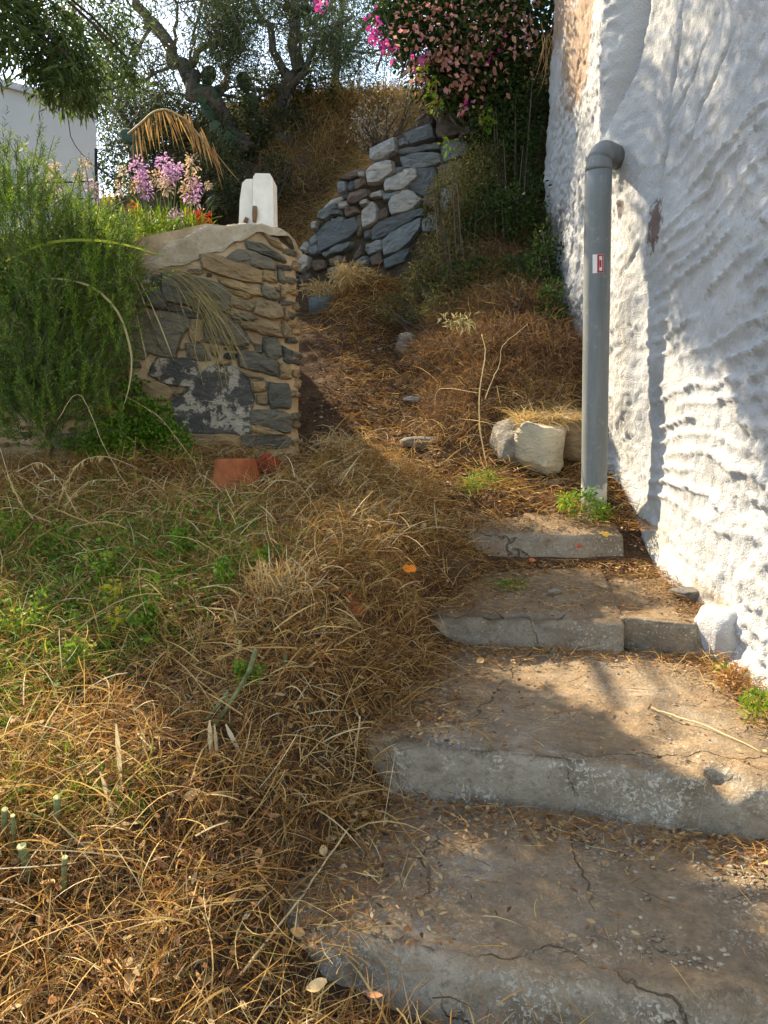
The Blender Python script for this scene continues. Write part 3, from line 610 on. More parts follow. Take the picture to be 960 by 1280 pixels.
far = [
 ('L', [(440,265),(555,205),(560,275),(470,318),(445,312)]), ('B', [(600,195),(735,145),(745,210),(640,240)]), ('B', [(572,217),(615,202),(628,238),(575,250)]), ('B', [(575,262),(700,237),(770,232),(768,262),(580,282)]),
 ('B', [(585,300),(660,280),(765,282),(770,325),(700,350),(600,345)]), ('T', [(655,122),(700,88),(735,92),(740,140),(660,152)]), ('T', [(742,85),(850,60),(900,80),(910,120),(760,130)]), ('T', [(760,140),(900,127),(905,190),(770,215)]),
 ('L', [(425,370),(460,335),(545,322),(550,370),(500,410),(430,425)]), ('L', [(515,410),(655,352),(663,400),(600,453),(515,465)]), ('B', [(668,357),(750,352),(760,460),(690,480),(627,452)]), ('B', [(500,475),(560,467),(600,462),(540,500),(505,510)]),
 ('L', [(530,520),(560,472),(620,457),(688,500),(640,545),(545,575)]), ('L', [(400,560),(450,512),(472,550),(470,600),(405,640)]), ('L', [(435,480),(495,457),(498,490),(440,495)]), ('T', [(345,475),(430,457),(438,490),(370,525),(335,520)]),
 ('T', [(370,410),(420,402),(425,430),(365,460)]), ('B', [(335,412),(366,407),(363,455),(332,460)]), ('B', [(285,420),(325,417),(325,465),(285,475)]), ('T', [(290,400),(380,357),(420,347),(420,370),(340,405)]),
 ('L', [(385,377),(420,374),(415,398),(388,398)]), ('L', [(280,517),(335,502),(332,535),(285,545)]), ('T', [(315,547),(370,532),(390,565),(320,585)]), ('B', [(190,592),(200,560),(280,520),(278,545),(225,600)]),
 ('B', [(190,660),(230,612),(360,587),(372,640),(330,680),(200,750)]), ('L', [(215,542),(250,507),(300,487),(310,500),(230,550)]), ('T', [(305,482),(350,467),(340,495),(310,500)]), ('T', [(475,552),(520,537),(525,580),(472,603)]),
 ('B', [(445,642),(480,607),(600,567),(690,547),(680,580),(590,620),(500,675),(450,685)]), ('B', [(505,692),(560,652),(680,592),(670,650),(600,730),(510,770)]), ('B', [(415,712),(490,692),(492,740),(430,765),(410,740)]), ('T', [(430,782),(490,752),(498,800),(450,820)]),
 ('T', [(365,780),(405,712),(408,765),(370,795)]), ('T', [(375,582),(395,572),(400,650),(375,680)]), ('B', [(215,762),(290,722),(350,707),(345,730),(230,780)]), ('L', [(90,790),(110,762),(150,777),(145,820),(110,850),(90,840)]),
 ('L', [(105,740),(135,702),(150,730),(140,755)]), ('B', [(152,740),(190,712),(200,760),(155,770)]), ('B', [(30,850),(85,832),(90,870),(40,890)]), ('T', [(160,792),(225,792),(220,830),(165,840)]), ('T', [(250,787),(310,772),(320,800),(255,815)]),
 ('L', [(160,612),(185,602),(180,640),(160,650)]), ('B', [(250,592),(310,582),(315,605),(255,610)]), ('B', [(405,652),(440,642),(438,680),(410,690)]), ('B', [(375,800),(425,772),(428,815),(380,825)]), ('B', [(572,352),(620,347),(600,375),(555,385)]),
 ('L', [(395,517),(430,502),(435,525),(395,535)]), ('B', [(150,692),(185,662),(190,700),(155,730)]), ('B', [(240,562),(300,554),(300,575),(245,580)]), ('T', [(700,490),(760,472),(770,540),(700,545)]), ('B', [(690,602),(760,562),(760,650),(690,660)]),
 ('B', [(780,230),(900,202),(900,280),(785,320)]), ('T', [(770,342),(880,312),(880,420),(770,440)]), ('B', [(780,450),(880,430),(880,540),(780,560)]), ('B', [(505,785),(590,745),(640,730),(600,800),(510,830)]), ('T', [(100,865),(150,850),(160,890),(105,900)]), ('B', [(240,835),(330,815),(360,830),(340,870),(250,870)])]
d2f = nrm(FB - FA); nf = np.array([d2f[1], -d2f[0]])
fw = thing('stone_wall', 'dry stone wall of blue grey and pale rocks curving up beside the path', 'stone wall', (FA[0] + 1, FA[1] - .3, CZ + 1.3))
FM = {'L': FLIGHT, 'B': FBLUE, 'T': FTAN}
for kind, pl in far:
    wp_, nn = poly_to_wall(z6(pl), FA, d2f); V, F = stone_mesh(wp_, r.uniform(.04, .11), .18, r, 1.13)
    V3 = [(FA[0] + d2f[0] * s + nf[0] * o, FA[1] + d2f[1] * s + nf[1] * o, t) for s, o, t in V]; part('stone', V3, F, FM[kind], fw)
S2 = np.arange(-.05, 2.4, .03); topz = np.interp(S2, [-.05, .08, .3, .55, .8, 1.05, 1.35, 1.7, 2.4], [1.25, 1.45, 1.85, 2.12, 2.35, 2.60, 2.82, 2.95, 3.0]); V = []
for s, tp in zip(S2, topz):
    for a in np.linspace(0, 1, 60):
        z = .7 + (tp - .7) * min(1, a / .85); o = -.02 + .03 * float(vnoise(np.array([s * 8]), np.array([z * 8]), seed=51)[0]) if a < .85 else -.02 - (a - .85) / .15 * .5
        V.append((FA[0] + d2f[0] * s + nf[0] * o, FA[1] + d2f[1] * s + nf[1] * o, CZ + z))
part('earth_fill', V, grid_faces(len(S2), 60)[:, ::-1], DARKM, fw, True)

# ------------------------------------------------------------------ white post on the wall, pots, shards
pc = at(330, 284, 5.42); pt = at(330, 218, 5.42)[2]; zb = CZ + .95
wpst = thing('white_post', 'white painted gate post with chamfered top behind the stone wall', 'post', (pc[0], 5.45, zb))
def prism(outline, y0, y1):
    n = len(outline); V = [(x, y0, z) for x, z in outline] + [(x, y1, z) for x, z in outline]
    F = [tuple(range(n)), tuple(range(n, 2 * n))[::-1]] + [(i, i + n, (i + 1) % n + n, (i + 1) % n) for i in range(n)]; return V, F
def pxz(l, y): return [(at(a, b, y)[0], at(a, b, y)[2]) for a, b in l]
V, F = prism([(x, max(z, zb)) for x, z in pxz([(316, 300), (343, 300), (341.5, 224), (338, 218), (320, 217.5), (317, 222)], 5.42)], 5.40, 5.60); part('post_block', V, F, WHITEPOST, wpst)
V, F = prism([(x, max(z, zb)) for x, z in pxz([(298, 300), (315.4, 300), (316.4, 224), (308, 224.5), (303, 229), (300, 250)], 5.46)], 5.45, 5.66); part('post_wing', V, F, WHITEPOST, wpst)
V, F = tube([at(318, 278, 5.385), at(318.5, 268, 5.38), at(318.5, 258, 5.385)], [.012, .02, .016], 8); part('brown_mark', V, F, STAIN, wpst, True)  # small raised brown marks on the face of the post
V, F = tube([at(306, 279, 5.43), at(309, 272, 5.425)], [.014, .014], 8); part('brown_mark', V, F, STAIN, wpst, True)

def lathe(prof, c, n=40, tilt=(0, 0)):
    V = []; k = len(prof)
    for rr, z in prof:
        for a in np.linspace(0, 2 * np.pi, n, endpoint=False):
            x, y = rr * math.cos(a), rr * math.sin(a); zz = z + x * tilt[0] + y * tilt[1]; V.append((c[0] + x - z * tilt[0], c[1] + y - z * tilt[1], c[2] + zz))
    F = [(i * n + j, i * n + (j + 1) % n, (i + 1) * n + (j + 1) % n, (i + 1) * n + j) for i in range(k - 1) for j in range(n)]
    return V, F
p = at(296, 625, 4.25); pz = p[2] + .06
pot = thing('flower_pot', 'terracotta flower pot lying upside down in straw below the stone wall', 'flower pot', (p[0], 4.25, pz - .04))
V, F = lathe([(.152, -.05), (.152, 0.0), (.140, .002), (.112, .160), (.108, .168), (.100, .170), (.04, .168), (.034, .168), (.034, .13)], (p[0], 4.25, pz), 48, (.02, -.07)); part('pot_body', V, F, TERRA, pot)
V, F = lathe([(.034, .1675), (.0, .1675)], (p[0], 4.25, pz), 24, (.02, -.07)); part('drain_hole', np.array(V) - (0, 0, .02), F, m_plain('dark_soil', (.03, .02, .015)), pot)
def shard(name, px, py, y, outline, mat, label, category, bend=.02, th=.008, rot=(0, 0, 0)):
    from mathutils import Euler
    o = at(px, py, y); q = np.array(outline, float); n = len(q); c = q.mean(0); rings = []
    for z, sc in ((0, 1), (th, .97)):
        rings.append(np.stack([q[:, 0] * sc, q[:, 1] * sc, z - bend * (q[:, 0] / .05) ** 2], 1))
    V = np.concatenate(rings + [[[c[0], c[1], 0]], [[c[0], c[1], th + bend * .3]]]); M_ = np.array(Euler(rot).to_matrix()); V = V @ M_.T + o
    F = [(j, (j + 1) % n, n + (j + 1) % n, n + j) for j in range(n)] + [((j + 1) % n, j, 2 * n) for j in range(n)] + [(n + j, n + (j + 1) % n, 2 * n + 1) for j in range(n)]
    return tag(solo(name, V, F, mat), label, category)
shard('pot_shard', 440, 757, 2.88, [(-.055, .04), (-.02, .055), (.055, -.01), (.045, -.035), (-.01, -.05), (-.045, -.04)], TERRA, 'broken terracotta shard lying in the straw beside the third step', 'shard', .012, .01, (R(55), R(5), R(-15)))
shard('pot_shard', 336, 580, 4.55, [(-.09, .05), (.0, .075), (.09, .03), (.085, -.04), (-.02, -.06), (-.085, -.03)], m_plain('dark_red_terracotta', (.22, .035, .02), .8), 'dark red broken pot piece in straw behind the upside down pot', 'shard', .02, .012, (R(60), R(-10), R(20)))
shard('orange_leaf', 512, 711, 3.30, [(-.034, 0), (-.02, .02), (-.002, .017), (.012, .024), (.032, .01), (.028, -.008), (.008, -.014), (-.01, -.022), (-.024, -.014)], ORANGEL, 'bright orange fallen leaf on the straw beside the steps', 'leaf', .008, .002, (R(50), R(10), R(10)))
shard('red_leaf', 657, 1111, 1.95, [(-.012, .012), (.004, .018), (.018, .004), (.014, -.012), (-.004, -.016), (-.014, -.004)], m_plain('red_leaf', (.38, .12, .075), .7), 'small red fallen leaf on the pebbled lowest step', 'leaf', .004, .0015, (R(15), R(10), R(10)))
shard('red_leaf', 724, 683, 4.06, [(-.016, .004), (-.004, .012), (.008, .009), (.022, -.002), (.006, -.008), (-.008, -.007)], m_plain('deep_red_leaf', (.42, .07, .04), .7), 'deep red fallen leaf against the topmost step', 'leaf', .004, .0015, (R(65), 0, R(20)))
shard('yellow_leaf', 757, 668, 4.05, [(-.03, .004), (-.014, .018), (-.002, .012), (.012, .02), (.03, .004), (.014, -.006), (.006, -.018), (-.014, -.012)], m_plain('yellow_leaf', (.60, .36, .06), .7), 'curled yellow leaf on the edge of the topmost step', 'leaf', .006, .002, (R(50), R(10), R(10)))
shard('red_leaf', 665, 700, 3.95, [(-.018, .004), (-.006, .012), (.008, .010), (.020, -.003), (.006, -.010), (-.01, -.008)], m_plain('orange_red_leaf', (.48, .14, .05), .7), 'orange red fallen leaf below the topmost step', 'leaf', .004, .0015, (R(55), 0, R(-20)))

# ------------------------------------------------------------------ white house behind the flowers
ha, hb = at(119, 140, 8.0), at(-300, 140, 6.2); hz = ha[2]; dd = nrm((hb - ha)[:2]); nb = np.array([dd[1], -dd[0]]);
if nb[1] < 0: nb = -nb
f0, f1 = ha[:2], ha[:2] + dd * 4.5; b0, b1 = f0 + nb * 4, f1 + nb * 4; zlo = CZ + .85
ho = thing('white_house', 'plain white house with flat roof beyond the rosemary', 'house', (f0[0] - 2, f0[1] + .5, zlo))
Vh = [(*q, z) for z in (zlo, hz) for q in (f0, f1, b1, b0)]; part('wall', Vh, [(0, 1, 5, 4)[::-1], (1, 2, 6, 5)[::-1], (2, 3, 7, 6)[::-1], (3, 0, 4, 7)[::-1], (4, 5, 6, 7)], HOUSEW, ho)
Vh = [(*(q + s), z) for z in (hz + .002, hz + .06) for q, s in ((f0, -nb * .04), (f1, -nb * .04), (b1, nb * .04), (b0, nb * .04))]; part('roof_edge', Vh, [(0, 1, 5, 4)[::-1], (1, 2, 6, 5)[::-1], (2, 3, 7, 6)[::-1], (3, 0, 4, 7)[::-1], (4, 5, 6, 7), (0, 1, 2, 3)], HOUSEW, ho)
fp = thing('railing_post', 'thin black metal railing post beside the white house', 'railing', at(120, 285, 7.4))
V, F = tube([at(120, 300, 7.4), at(120, 186, 7.4)], .014, 6); part('post', V, F, METAL, fp)
V, F = tube([at(120, 208, 7.4), at(145, 226, 7.4), at(146, 270, 7.4)], .011, 6); part('brace', V, F, METAL, fp)
V, F = tube([at(-20, 233, 7.35), at(120, 226, 7.4)], .007, 6); part('rail', V, F, METAL, fp)
V, F = tube([at(-20, 252, 7.35), at(120, 248, 7.4)], .007, 6); part('rail', V, F, METAL, fp)

# ================================================================== vegetation
def scatter(n, x0, x1, y0, y1, mask=None):
    x = rng.uniform(x0, x1, n); y = rng.uniform(y0, y1, n)
    if mask is not None:
        k = rng.uniform(0, 1, n) < mask(x, y); x, y = x[k], y[k]
    return x, y
def stuff(name, V, F, mat, label, category):
    o = solo(name, V, F, mat); return tag(o, label, category, kind='stuff')
def left_mask(x, y): return np.maximum(sst(1.62, 1.45, y + .22 * x) * (x < .95), sst(xl(y) + .10, xl(y) - .10, x + .10 * fbm(x * 4, y * 4, seed=101, o=2))) * (y < front_y(x) + .02)
def screen_x(x, y): return np.abs(x) < .56 * y + .25
# --- tangled straw over the left slope
def lay_straw(n, x0, x1, y0, y1, mask, e0, e1, L0, L1, W0, W1, h=.05, droop=.25, curl=.28, K=4, az=None):
    x, y = scatter(n, x0, x1, y0, y1, mask); N = len(x)
    d = azel(N, e0, e1) if az is None else azel(N, e0, e1, *az)
    L = rng.uniform(L0, L1, N) * rng.uniform(.6, 1, N); W = rng.uniform(W0, W1, N)
    p = np.stack([x, y, G(x, y) + rng.uniform(0, 1, N) ** 2 * h + .004], 1)
    return ribbons(p, d, L, W, droop, curl, K, clampG=G)
m1 = lambda x, y: left_mask(x, y) * screen_x(x, y) * sst(.13, .20, np.hypot(x - pot.location.x, np.where(y < pot.location.y, .55, 1) * (y - pot.location.y)))
patch = lambda x, y, s, f=2.2: sst(-.25, .35, fbm(x * f, y * f, seed=s, o=3))
GRN = lambda x, y: np.exp(-((x + 1.2) / .62) ** 2 - ((y - 3.15) / .65) ** 2)
A1 = lay_straw(66000, -2.6, .9, .9, 4.9, lambda x, y: m1(x, y) * (1 - .78 * GRN(x, y)), -10, 65, .05, .24, .0013, .0036, .11, .25, .55)
A2 = lay_straw(12000, -2.2, .45, .9, 3.9, lambda x, y: m1(x, y) * patch(x, y, 103), 35, 80, .06, .20, .002, .0042, .03, .5)
def tufts(n, x0, x1, y0, y1, mask, k0, k1, L0, L1, W, e0=25, e1=85, sp=.02):
    x, y = scatter(n, x0, x1, y0, y1, mask); k = rng.integers(k0, k1, len(x)); x, y = np.repeat(x, k), np.repeat(y, k); Ls = np.repeat(rng.uniform(L0, L1, len(k)), k); lean = np.repeat(rng.normal(0, .45, (len(k), 3)) * (1, 1, 0), k, 0); N = len(x)
    x = x + rng.normal(0, sp, N); y = y + rng.normal(0, sp, N); return ribbons(np.stack([x, y, G(x, y)], 1), nrm(azel(N, e0, e1) + lean), Ls * rng.uniform(.5, 1, N), W * rng.uniform(.6, 1.3, N), .6, .35, 5)
A3 = tufts(1150, -2.2, .5, 1.0, 4.8, lambda x, y: m1(x, y) * (1 - .7 * GRN(x, y)), 18, 46, .07, .23, .0024)
V, F = cat(A1, A2, A3); stuff('dry_straw', V, F, STRAW, 'tangled brown and golden straw covering the slope beside the steps', 'straw')
V, F = cat(lay_straw(2600, -2.2, .6, .9, 4.2, lambda x, y: m1(x, y) * (1 - .75 * GRN(x, y)), 5, 60, .12, .36, .003, .0052, .12, .35, .25, 6), tufts(170, -2.2, .4, 1.0, 4.6, m1, 14, 40, .10, .22, .0034, 35, 88), lay_straw(5200, -2.4, .8, .9, 4.9, lambda x, y: m1(x, y) * (.35 + .65 * patch(x, y, 107)) * (1 - .5 * GRN(x, y)), 0, 50, .06, .30, .0018, .0040, .13, .3, .35, 6))
stuff('pale_straw', V, F, PALE, 'long pale straw stalks lying over the brown tangle', 'straw')
V, F = lay_straw(20000, -1.6, .5, 1.4, 4.9, lambda x, y: m1(x, y) * sst(.1, .6, np.exp(-((x + .62) / .35) ** 2 - ((y - 4.0) / .35) ** 2) + .9 * np.exp(-((x + .15) / .3) ** 2 - ((y - 3.1) / .5) ** 2) + .7 * np.exp(-((x + .55) / .3) ** 2 - ((y - 2.0) / .4) ** 2)), 0, 50, .06, .22, .0014, .003, .07)
stuff('rusty_straw', V, F, RUST, 'rust brown dead stems heaped below the upside down pot', 'straw')
# leaf crumbs and chaff under the straw, on the steps and the path
def crumbs(n, x0, x1, y0, y1, mask, L0, L1, zf=None, up=.012):
    x, y = scatter(n, x0, x1, y0, y1, mask); N = len(x); d = azel(N, -12, 25); L = rng.uniform(L0, L1, N)
    z = (G(x, y) if zf is None else zf(x, y)) + rng.uniform(.002, up, N)
    return ribbons(np.stack([x, y, z], 1), d, L, L * rng.uniform(.3, .75, N), .1, .2, 3, [.4, 1, .25], sidev=np.stack([rng.normal(0, .35, N), rng.normal(0, .35, N), np.ones(N)], 1))
x_ = None
V, F = cat(crumbs(2200, -2.4, .8, .9, 4.9, m1, .016, .035, None, .09), crumbs(26000, -2.4, .9, .9, 4.9, m1, .008, .034, None, .08), crumbs(26000, -.9, 1.45, 4.15, 8.4, lambda x, y: sst(.9, .3, np.abs(x - .1)) + .6 * sst(.3, .6, x), .010, .032))
stuff('leaf_litter', V, F, LITTER, 'crushed brown leaf litter over the path and under the straw', 'leaf litter')
# height of the treads, for litter lying on the steps
def tread(x, y):
    n2 = np.interp(x, [-.14, .3, .87, 1.56], [2.40, 2.27, 2.12, 1.95]); n3 = np.interp(x, [.12, .6, 1.5], [3.39, 3.30, 3.18]); n4 = np.interp(x, [.46, 1.3], [4.13, 4.10])
    z = np.where(y < n2, -1.25, np.where(y < n3, -1.08, np.where(y < n4, -.943 + .105 * (y - n3), -.697 + .2 * (y - n4))))
    return CZ + z + .008
def foot(x, y):                                                       # close behind a riser, against the wall or the left bank
    n2 = np.interp(x, [-.14, .3, .87, 1.56], [2.40, 2.27, 2.12, 1.95]); n3 = np.interp(x, [.12, .6, 1.5], [3.39, 3.30, 3.18]); n4 = np.interp(x, [.46, 1.3], [4.13, 4.10])
    d = np.minimum(np.where(y < n2 - .02, n2 - y, 9), np.minimum(np.where(y < n3 - .02, n3 - y, 9), np.where(y < n4 - .02, n4 - y, 9)))
    e = np.minimum(1.46 - x, np.maximum(x - xl(y), 0) * 1.3)
    return np.maximum(sst(.30, .02, d), sst(.28, .0, e)) * (x > xl(y) - .12) * (x < 1.47)
def on(x, y): return (x > xl(y) - .15) & (x < 1.46)
V, F = cat(crumbs(30000, -.2, 1.47, 1.6, 4.4, lambda x, y: foot(x, y) * .9 + on(x, y) * (.04 + (y > 3.3) * .22 + .35 * sst(.55, .1, x - xl(y))), .006, .022, tread, .014))
stuff('step_litter', V, F, LITTER, 'brown leaf crumbs gathered in the corners of the steps', 'leaf litter')
def straw_on(n, mask, L0, L1, mat_h=.02):
    x, y = scatter(n, -.2, 1.47, 1.5, 4.4, mask); N = len(x); d_ = azel(N, -3, 18); L_ = rng.uniform(L0, L1, N); t0 = tread(x, y); ok = np.ones(N, bool)
    for f_ in (.35, .7, 1.0, 1.15): ok &= np.abs(tread(x + d_[:, 0] * L_ * f_, y + d_[:, 1] * L_ * f_) - t0) < .03
    x, y, d_, L_ = x[ok], y[ok], d_[ok], L_[ok]; N = len(x); p = np.stack([x, y, tread(x, y) + rng.uniform(.002, mat_h, N)], 1)
    return ribbons(p, d_, L_, rng.uniform(.0012, .0026, N), .12, .3, 4, clampG=tread)
V, F = cat(straw_on(15000, lambda x, y: foot(x, y) * .8 + .04 * on(x, y) + on(x, y) * (.16 * (y > 3.25) + .30 * sst(.5, .05, x - xl(y))), .03, .12, .03))
stuff('step_straw', V, F, STRAW, 'short straw scattered over the step treads', 'straw')
# pebbles set in the lowest treads
x, y = scatter(6000, -.1, 1.4, 1.52, 2.3, lambda x, y: on(x, y) * (y < np.interp(x, [-.14, .3, .87, 1.56], [2.34, 2.22, 2.05, 1.9])) * (y > np.interp(x, [-.3, 0, .46, .8, 1.5], [1.84, 1.70, 1.58, 1.5, 1.34])) * sst(-.1, .4, fbm(x * 2.5, y * 2.5, seed=131, o=2) + .25) * sst(0, .35, x))
V, F = chips(np.stack([x, y, np.full(len(x), CZ - 1.2488) + .0099 * fbm(x * 2.3, y * 2.3, np.full(len(x), -2.87), 21, 3)], 1), rng.uniform(.003, .011, len(x)) * rng.uniform(.4, 1, len(x)), .42); 
x2, y2 = scatter(900, 0, 1.45, 2.15, 3.3, lambda x, y: on(x, y) * sst(.0, .4, fbm(x * 3, y * 3, seed=133, o=2)) * (tread(x, y) < CZ - 1.05) * (tread(x, y) > CZ - 1.1))
V2, F2 = chips(np.stack([x2, y2, np.full(len(x2), CZ - 1.0795)], 1), rng.uniform(.002, .007, len(x2)), .45)
x3, y3 = scatter(900, -.6, 1.0, 4.3, 8.0, lambda x, y: sst(.7, .2, np.abs(x - .1)))
V3, F3 = chips(np.stack([x3, y3, G(x3, y3)], 1), rng.uniform(.006, .022, len(x3)), .5)
V, F = cat((V, F), (V2, F2), (V3, F3)); stuff('pebbles', V, F, PEBBLE, 'pale pebbles and chips exposed in the step treads and path', 'pebbles')
# --- straw and dead stems on the path and the right bank
pm = lambda x, y: sst(.55, .0, np.abs(x - .05 + .12 * (y - 5.5))) * .5 + sst(.25, .6, x) * .8 + np.exp(-((x + .12) / .45) ** 2 - ((y - 7.8) / .55) ** 2) * 1.2
V, F = cat(lay_straw(22000, -1.3, 1.45, 4.25, 8.3, pm, -5, 40, .06, .28, .002, .0042, .05), lay_straw(4200, -.8, .6, 7.2, 8.4, lambda x, y: np.exp(-((x + .12) / .4) ** 2 - ((y - 7.75) / .35) ** 2), 10, 70, .12, .35, .003, .006, .05, .7))
stuff('path_straw', V, F, STRAW, 'dry straw strewn over the upper path and its banks', 'straw')
V, F = cat(lay_straw(14000, .1, 1.42, 5.1, 7.6, lambda x, y: sst(.15, .5, x + .12 * fbm(x * 3, y * 3, seed=141, o=2)) * (y > 5.2 + .1 * x), 10, 75, .10, .38, .002, .0045, .05, .5, .4))
stuff('dead_bracken', V, F, RUST, 'reddish brown dead bracken covering the bank right of the path', 'dead plants')
V, F = cat(lay_straw(2600, -.5, 1.3, 4.9, 7.7, lambda x, y: sst(.1, .5, x) * patch(x, y, 143, 3), 15, 70, .15, .40, .0025, .0045, .05, .6, .4))
stuff('bank_straw', V, F, PALE, 'pale dry grass stalks on the bank above the boulder', 'straw')
# golden straw on the boulder shoulder
x, y = scatter(2400, .86, 1.30, 4.98, 5.5); N = len(x)
V, F = ribbons(np.stack([x, y, np.maximum(G(x, y), CZ - .13) + rng.uniform(0, .05, N)], 1), azel(N, -10, 60), rng.uniform(.06, .2, N), rng.uniform(.0025, .005, N), .5, .4, 5)
tag(solo('golden_straw_tuft', V, F, PALE), 'golden straw tuft hanging over the rocks next to the pipe', 'dry grass')
# --- hill behind: dry grass on the crest and down the brown bank
V, F = cat(lay_straw(15000, -1.6, 2.5, 9.4, 11.6, lambda x, y: sst(9.6, 10.9, y) * (.3 + patch(x, y, 151, 1.5)), 20, 85, .2, .6, .005, .010, .03, .5), lay_straw(9000, -1.5, 1.0, 8.6, 10.5, None, -20, 60, .1, .35, .003, .007, .03, .6))
stuff('hill_grass', V, F, leafmat('golden_hill_grass', [(.50, .33, .11), (.42, .26, .09), (.34, .19, .075), (.58, .42, .17), (.27, .15, .07)], .6, .4), 'golden dry grass over the crest and face of the brown bank', 'dry grass')
# --- green grass on the left slope
gm = lambda x, y: m1(x, y) * sst(-.05, .35, np.exp(-((x + 1.15) / .62) ** 2 - ((y - 3.15) / .62) ** 2) * 1.2 + .35 * fbm(x * 2.5, y * 2.5, seed=161, o=3) - .12)
def tuftgrass(n, x0, x1, y0, y1, mask, L0, L1, W0, W1, e0=25, e1=85): return lay_straw(n, x0, x1, y0, y1, mask, e0, e1, L0, L1, W0, W1, .02, .75, .3, 5)
V, F = cat(tufts(110, -1.7, -.7, 1.9, 3.1, lambda x, y: sst(-.62, -1.0, x / np.maximum(y, .5) * 1.9), 10, 30, .12, .28, .004, 45, 88), tufts(260, -2.2, -.3, 2.0, 4.4, gm, 16, 40, .10, .24, .0036, 40, 88), tuftgrass(34000, -2.4, .1, 1.9, 4.5, gm, .06, .24, .0022, .005), tuftgrass(1500, -2.0, .5, 1.2, 4.4, lambda x, y: m1(x, y) * patch(x, y, 163, 3) * .6, .05, .18, .0018, .0035))
stuff('green_grass', V, F, GREENG, 'green grass growing through the straw below the rosemary', 'grass')
# --- leafy weeds among the grass
def leafcloud(cx, cy, cz, rx, ry, rz, n, L0, L1, asp, hollow=.0, up=.3, K=3):
    q = sph(n) * (hollow + (1 - hollow) * rng.uniform(0, 1, (n, 1)) ** .5); q = q * (1 + .35 * fbm(q[:, 0] * 2.2 + cx * 3, q[:, 1] * 2.2 + cy, q[:, 2] * 2.2, int(abs(cx * 100)) + 7, 3))[:, None]
    p = q * (rx, ry, rz) + (cx, cy, cz); d = nrm(q + rng.normal(size=(n, 3)) * .8 + (0, 0, up)); L = rng.uniform(L0, L1, n)
    return ribbons(p, d, L, L * asp, .25, .15, K, LEAF)
x, y = scatter(6500, -2.0, -.3, 2.2, 4.3, gm); N = len(x); L = rng.uniform(.012, .03, N)
V, F = ribbons(np.stack([x, y, G(x, y) + rng.uniform(.02, .10, N)], 1), azel(N, -10, 50), L, L * .55, .2, .2, 4, LEAF); stuff('leafy_weeds', V, F, IVYG, 'small green weed leaves mixed into the grass', 'weeds')

def grass_tuft(name, px, py, y, n, L, mat, label, catg, spread=.06, W=.003, e0=30, e1=85, group=None, zoff=0):
    p = at(px, py, y); b = np.stack([p[0] + rng.normal(0, spread, n), y + rng.normal(0, spread, n)], 1)
    z = G(b[:, 0], b[:, 1]) + zoff; V, F = ribbons(np.c_[b, z], azel(n, e0, e1), rng.uniform(.5, 1, n) * L, np.full(n, W) * rng.uniform(.7, 1.3, n), .7, .25, 6)
    return tag(solo(name, V, F, mat), label, catg, group)
grass_tuft('dry_grass_tuft', 352, 850, 2.78, 320, .30, PALE, 'tall golden tuft of dry grass rising from the slope', 'dry grass', .06, .0055, 45, 88)
grass_tuft('dry_grass_tuft', 470, 690, 3.75, 320, .26, PALE, 'golden green drooping grass tuft beside the orange leaf', 'dry grass', .08, .005, 20, 80)
grass_tuft('dry_grass_tuft', 430, 545, 5.3, 300, .30, PALE, 'matted golden grass tuft at the corner of the stone wall', 'dry grass', .12, .004, 0, 60)
grass_tuft('dry_grass_tuft', 455, 1245, 1.55, 130, .14, STRAW, 'short brown tuft in front of the lowest step', 'dry grass', .06, .0022, 15, 75)
grass_tuft('dry_grass_tuft', 195, 1240, 1.62, 170, .16, PALE, 'straight golden stubble tuft low on the slope', 'dry grass', .05, .0024, 40, 88)
grass_tuft('green_grass_tuft', 600, 605, 4.75, 260, .22, GREENG, 'green grass tuft in front of the cream boulder', 'grass', .06, .0035, 15, 80)
grass_tuft('green_grass_tuft', 405, 590, 4.85, 240, .13, GREENG, 'short dark green grass patch at the foot of the wall corner', 'grass', .05, .003, 20, 80)
grass_tuft('green_grass_tuft', 640, 728, 3.75, 160, .12, GREENG, 'flattened yellow green grass on the third step', 'grass', .035, .0026, 5, 50, zoff=.05)
# --- fallen dry leaves big enough to pick out
def one_leaf(L, asp, seed):
    r_ = np.random.default_rng(seed); n = 6; V = []
    for i in range(n):
        t = i / (n - 1); wv = L * asp * math.sin(math.pi * (t * .92 + .05)) ** .8
        for j in (-1, 0, 1): V.append(((t - .5) * L, j * wv / 2, abs(j) * L * .16 + .12 * L * (t - .5) ** 2 * r_.uniform(.5, 3)))
    F = [(i * 3 + j, i * 3 + j + 1, (i + 1) * 3 + j + 1, (i + 1) * 3 + j) for i in range(n - 1) for j in (0, 1)]
    return mesh('fallen_leaf', V, F, True)
leafm = [one_leaf(.055, a, i) for i, a in enumerate((.6, .75, .5))]
DL = [m_plain('dry_leaf_%d' % i, c_, .75, .3, 60) for i, c_ in enumerate([(.42, .23, .09), (.52, .35, .16), (.34, .17, .08)])]
for m_, dl in zip(leafm, DL): m_.materials.append(dl)
spots = [(268,952),(243,998),(342,1026),(322,1072),(148,1090),(200,1085),(352,1175),(397,1240),(468,1252),(165,1235),(405,1068),(300,905),(372,1170),(240,1000),(408,770),(420,742),(433,712),(560,840),(520,770),(498,850),(452,845),(385,880),(250,950),(220,1180),(330,1085),(60,1110),(120,960),(545,828),(570,870),(470,790),(455,1010),(600,830),(95,1200),(290,1130),(530,660),(590,700),(620,640),(655,655),(700,640),(575,620)]
